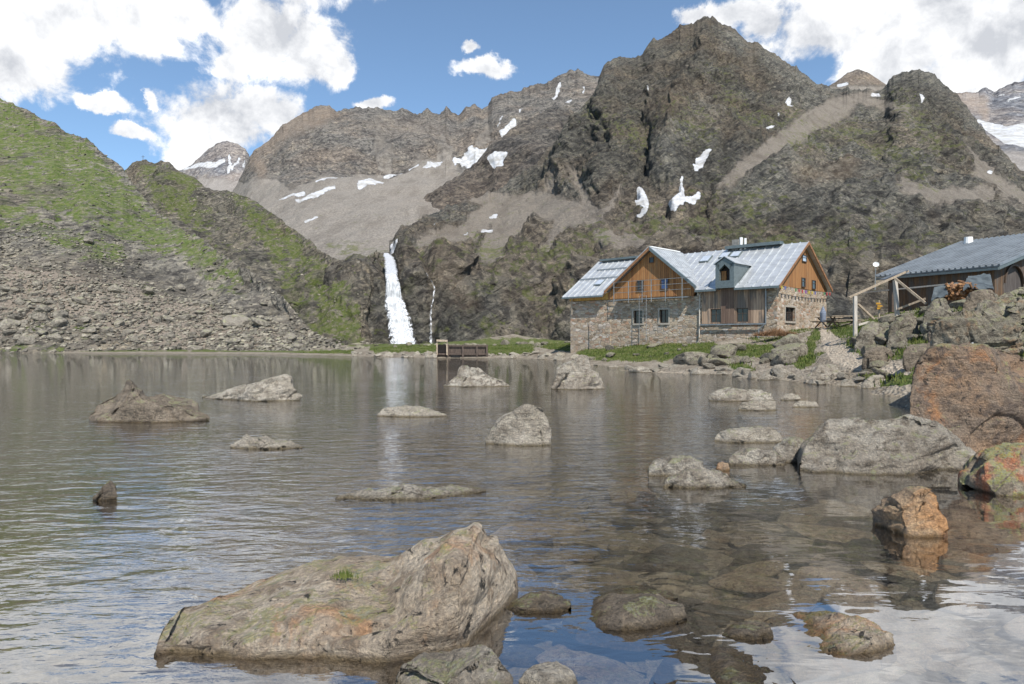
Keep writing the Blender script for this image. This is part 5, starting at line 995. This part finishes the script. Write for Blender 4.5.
# waymark sign, dish, trail mark, benches
yel = simple_mat('yellow_sign_paint', (.45, .24, .03), .6, 0, .15)
sg = empty('waymark_sign', tuple(P3(879, 320, 41))); tag(sg, 'yellow arrow waymarks on a thin post between the shelter posts', 'trail sign'); o_ = sg.location.copy()
m = MB(); m.tube(P3(879, 322, 41)-o_, P3(879, 300, 41)-o_, .05, n=8); m.build('post', polewood, sg)
for (py, dx, w_) in ((303.5, -.6, 4.5), (306, 1, 5), (308.4, 0, 4)):
    m = MB(); c = P3(879+dx, py, 40.9)-o_; hw = w_/2/F*41; hh = .055; m.slab([c+Vector((-hw, 0, -hh)), c+Vector((hw-.08, 0, -hh)), c+Vector((hw+.04, 0, 0)), c+Vector((hw-.08, 0, hh)), c+Vector((-hw, 0, hh))], (0, .03, 0)); m.build('sign_board', yel, sg)
ds = empty('satellite_dish', tuple(P3(875, 282, 44))); tag(ds, 'small white satellite dish on a thin mast between hut and barn', 'satellite dish'); o_ = ds.location.copy()
m = MB(); m.tube(P3(875, 290, 44)-o_, P3(875.6, 268, 44)-o_, .025, n=6); m.build('mast', steel, ds)
bm = bmesh.new(); bmesh.ops.create_uvsphere(bm, u_segments=20, v_segments=12, radius=.26)
bmesh.ops.delete(bm, geom=[v for v in bm.verts if v.co.z > -.17], context='VERTS'); bmesh.ops.transform(bm, matrix=Matrix.Translation(P3(875.4, 267, 44)-o_) @ Matrix.Rotation(math.radians(62), 4, 'X') @ Matrix.Rotation(math.radians(-20), 4, 'Y') @ Matrix.Translation((0, 0, .5)), verts=bm.verts)
bmesh.ops.solidify(bm, geom=bm.faces[:], thickness=.02); me = bpy.data.meshes.new('dish'); bm.to_mesh(me); bm.free(); link('dish', me, whitep, ds)
def bench(px, py, d, label, w_=2.0, rz=.3):
    z = P3(px, py, d); b_ = empty('picnic_table', tuple(z), rz); tag(b_, label, 'picnic table')
    m = MB(); m.box((0, 0, .74), (w_, .75, .05)); m.build('table_top', polewood, b_)
    for s in (-1, 1):
        m = MB(); m.box((0, s*.7, .45), (w_, .28, .05)); m.build('seat', polewood, b_)
        m = MB(); m.beam((s*w_*.38, -.55, 0), (s*w_*.38, .3, .72), .07); m.beam((s*w_*.38, .55, 0), (s*w_*.38, -.3, .72), .07); m.b2((s*w_*.38-.03, -.8, .38), (s*w_*.38+.03, .8, .43)); m.build('leg', framew, b_)
def gpt(px, d): x = (px-CX)/F*d; z = float(ground_z(np.array([x]), np.array([d]))[0]); return HY+(CH-z)/d*F
bench(829, gpt(829, 50), 50, 'wooden picnic table nearest the hut corner', 2.0, .4); bench(843, gpt(843, 47.5), 47.5, 'wooden picnic table nearer the pole shelter', 2.0, .1)
um = empty('parasol', tuple(P3(823, gpt(823, 48.5), 48.5))); tag(um, 'folded blue and white parasol standing at the hut corner', 'parasol')
m = MB(); m.tube((0, 0, 0), (0, 0, 1.7), .03, n=8); m.build('pole', steel, um); m = MB(); m.tube((0, 0, .55), (0, 0, 1.15), .18, .22, 9); m.tube((0, 0, 1.15), (0, 0, 1.6), .22, .05, 9); m.build('canopy', simple_mat('faded_blue_canvas', (.20, .23, .29), .8, 0, .4, 5, (4, 4, .5)), um)
# red and white trail mark on the sloping slab
mk = empty('trail_mark', (0, 0, 0)); mkp = P3(970, 347, 14.0); mk.location = mkp; tag(mk, 'small red and white painted trail mark stone behind the rusty boulder', 'trail mark')
m = MB()
V, Fc = loose(3, 5, (.06, .05, .09)); me = npmesh('mark_stone', V, Fc, True); link('mark_stone', me, simple_mat('red_mark_paint', (.30, .06, .045), .8, 0, .3, 20), mk)
m.bm.free(); m = MB(); m.b2((-.01, -.075, -.03), (.02, -.045, .09)); m.build('white_stripe', whitep, mk)
# summit cross on the knoll
cs = surf(PM6, X6, Y6, 143, 160); cr_ = empty('summit_cross', (cs[0], cs[1], cs[2]-.3)); tag(cr_, 'tiny wooden cross on top of the grassy knoll', 'cross')
m = MB(); m.tube((0, 0, 0), (0, 0, 3.4), .11, n=6); m.build('post', framew, cr_); m = MB(); m.beam((-.9, 0, 2.5), (.9, 0, 2.5), .18); m.build('crossbar', framew, cr_)

# ================================================================== WEIR AND FALLS
oldp = simple_mat('aged_weir_wood', (.10, .075, .06), .85, 0, .45, 5, (3, 3, .6)); wv = empty('weir', tuple(P3(462, 352, 69.3))); tag(wv, 'low plank weir of dark upright boards at the lake outlet', 'weir'); o_ = wv.location.copy()
n_ = 38
for i in range(n_):
    px = 437+i*(487-437)/(n_-1); h0 = 346 if px > 448 else 344.5; m = MB(); a = P3(px, 356.5, 69.3)-o_; b = P3(px, h0+.3*math.sin(i*2.1), 69.3)-o_; m.box((a+b)/2, (.13, .07, (b-a).z)); m.build('board', oldp, wv)
m = MB(); m.beam(P3(436, 354, 69.1)-o_, P3(488, 354, 69.1)-o_, .12, .18); m.beam(P3(448, 345.6, 69.1)-o_, P3(488, 345.8, 69.1)-o_, .10, .12); m.build('rail', oldp, wv)
m = MB()
for px in (437, 448, 463, 477, 487): m.beam(P3(px, 357.5, 68.9)-o_, P3(px, 344.6, 68.9)-o_, .16)
m.build('post', oldp, wv)
m = MB(); m.slab([P3(436.5, 341.5, 68.4)-o_, P3(447.5, 341.8, 68.4)-o_, P3(447.5, 341, 71)-o_, P3(436.5, 340.6, 71)-o_], (0, 0, .12)); m.beam(P3(437, 342, 68.6)-o_, P3(437, 355, 68.6)-o_, .12); m.beam(P3(447, 342, 68.6)-o_, P3(447, 355, 68.6)-o_, .12); m.build('shelter_roof', polewood, wv)
m = MB(); m.b2(tuple(P3(450.5, 357.6, 68.7)-o_), tuple(P3(460.5, 355.3, 69.4)-o_)); m.build('outlet', simple_mat('dark_opening', (.015, .015, .015), .9), wv)

tf = NT('falling_water'); co = tf.n('TexCoord').outputs['Object']
ns = tf.noise(tf.mapping(co, (2.2, 2.2, .22)), 1.0, 8, .72, .6); n2_ = tf.noise(tf.mapping(co, (1.0, 1.0, .22)), 1.0, 6, .65)
ed = tf.attr('edge'); a_ = tf.step(tf.math('ADD', tf.math('MULTIPLY', ns, .8), tf.math('ADD', tf.math('MULTIPLY', n2_, .6), tf.math('MULTIPLY', ed, -.72))), .36, .56)
pb = tf.n('BsdfPrincipled', {'Base Color': tf.mix(tf.step(ns, .4, .6), (.34, .35, .36), (.60, .61, .62)), 'Roughness': .6, 'Normal': tf.bump(ns, .7, .3), 'Subsurface Weight': 0.0})
tt = tf.n('BsdfTransparent'); mm = tf.n('MixShader', {0: a_, 1: tt, 2: pb}); tf.t.links.new(mm.outputs[0], tf.out.inputs['Surface'])
def falls(name, line, label, brk=0.0):
    """line: (px, py, half width px); follows the cliff a little in front of it"""
    line = np.array(line, float); py = np.arange(line[0, 1], line[-1, 1], .8); n = len(py); k = 15; V = []; E = []
    for i, yv in enumerate(py):
        cxp = np.interp(yv, line[:, 1], line[:, 0]); hw = np.interp(yv, line[:, 1], line[:, 2]); base_ = [surf(PM4, X4, Y4, cxp+hw*q*1.3, yv+w_) for q in np.linspace(-1, 1, 7) for w_ in (-9, -5, -2, 0, 2, 5)]
        dmin = min(b[1] for b in base_)
        for j in range(k):
            q = j/(k-1)*2-1; dd = dmin-.8+.25*math.cos(j*1.9+i*.04); V.append(at(cxp+hw*q, yv, dd)); E.append(abs(q)**2.2+brk)
    V = np.array(V).reshape(n, k, 3)
    for _ in range(6): V[1:-1, :, 1] = (V[:-2, :, 1]+V[2:, :, 1]+2*V[1:-1, :, 1])/4
    V[..., 1] += fbm(V[..., 0]*.9, V[..., 1]*0, V[..., 2]*.25, 4, 9)*.7; o3 = V.reshape(-1, 3).mean(0)
    me = npmesh(name, (V-o3).reshape(-1, 3), gridfaces(n, k), True, {'edge': np.array(E)}); return tag(link(name, me, tf.m, None, o3), label, 'waterfall')
falls('waterfall', [(386, 253, 3.5), (388.5, 257, 7.5), (390.5, 265, 8.5), (392, 280, 10), (394, 300, 13), (398, 315, 16), (402, 335, 18), (404, 346, 19)], 'tall white waterfall widening as it drops down the dark cliff')
falls('waterfall', [(422, 263, 1.0), (425, 272, 1.5), (431, 280, 2), (434.5, 288, 2.2), (433, 300, 2), (430.5, 315, 2.6), (431, 330, 3.4), (431, 344, 4.0)], 'thin secondary waterfall zigzagging right of the tall one', .35)

# ================================================================== GRASS
def tufts(name, zone, n, hmin, hmax, dr, seed, label, mat):
    r = np.random.RandomState(seed); V = []; Fs = []; W_ = gr*(GZ > .06)*(R_ < 90)*zone(pxg, pyg)*vis; W_[:, :5] = 0; wt = (W_ > .45)*R_**1.1; c_ = np.cumsum(wt.ravel()); pick = np.searchsorted(c_, r.rand(n)*c_[-1])
    gx, gy_, gz_ = GX.ravel()[pick]+r.normal(size=n)*.15, GY.ravel()[pick]+r.normal(size=n)*.15, GZ.ravel()[pick]
    a = r.rand(n)*6.28; h = hmin+(hmax-hmin)*r.rand(n); wd = h*.28; lean = r.normal(size=(n, 2))*.3*h[:, None]
    p0 = np.stack([gx-np.cos(a)*wd, gy_-np.sin(a)*wd, gz_-.03], -1); p1 = np.stack([gx+np.cos(a)*wd, gy_+np.sin(a)*wd, gz_-.03], -1); p2 = np.stack([gx+lean[:, 0], gy_+lean[:, 1], gz_+h], -1)
    me = npmesh(name, np.stack([p0, p1, p2], 1).reshape(-1, 3), np.arange(n*3).reshape(-1, 3), False); return tag(link(name, me, mat), label, 'grass', None, 'stuff')
tm = NT('grass_blades'); co = tm.n('TexCoord').outputs['Object']; tm.pbsdf(tm.mix(tm.step(tm.noise(co, 1.4, 6, .7), .4, .6), (.055, .085, .018), (.125, .14, .04)), .8, None, .1)
tufts('grass', lambda X, Y: 1.0, 90000, .05, .16, 1, 5, 'short green grass on the banks around the hut and path', tm.m)
# reeds tuft on the foreground boulder
tb = MB(); r_ = random.Random(9); gp = P3(343, 575, 4.45)
for i in range(90):
    a = r_.uniform(0, 6.28); c = Vector((r_.gauss(0, .035), r_.gauss(0, .02), -.02)); h = r_.uniform(.015, .04); s = .003
    v = [tb.bm.verts.new(c+Vector((-s, 0, 0))), tb.bm.verts.new(c+Vector((s, 0, 0))), tb.bm.verts.new(c+Vector((math.cos(a)*.012, math.sin(a)*.012, h+.02)))]; tb.bm.faces.new(v)
gt = tb.build('grass_tuft', tm.m); gt.location = gp; tag(gt, 'tiny green grass tuft growing on the foreground boulder', 'grass tuft')
# dry shrub at the hut corner
sb = MB(); c0 = P3(776, 336, 48)
for i in range(700):
    a = r_.uniform(0, 6.28); rr2 = abs(r_.gauss(0, 1)); b = Vector((r_.uniform(-1.4, 1.4), r_.uniform(-.3, .3), 0)); t = b+Vector((r_.gauss(0, .25), r_.gauss(0, .2), r_.uniform(.15, .6)*(1.2-abs(b.x)*.5)))
    s = .03; v = [sb.bm.verts.new(b+Vector((-s, 0, 0))), sb.bm.verts.new(b+Vector((s, 0, 0))), sb.bm.verts.new(t)]; sb.bm.faces.new(v)
gs = sb.build('dry_shrub', simple_mat('dry_stems', (.20, .11, .055), .9, 0, .4, 3)); gs.location = c0; tag(gs, 'low reddish dry shrub at the foot of the hut corner', 'shrub')
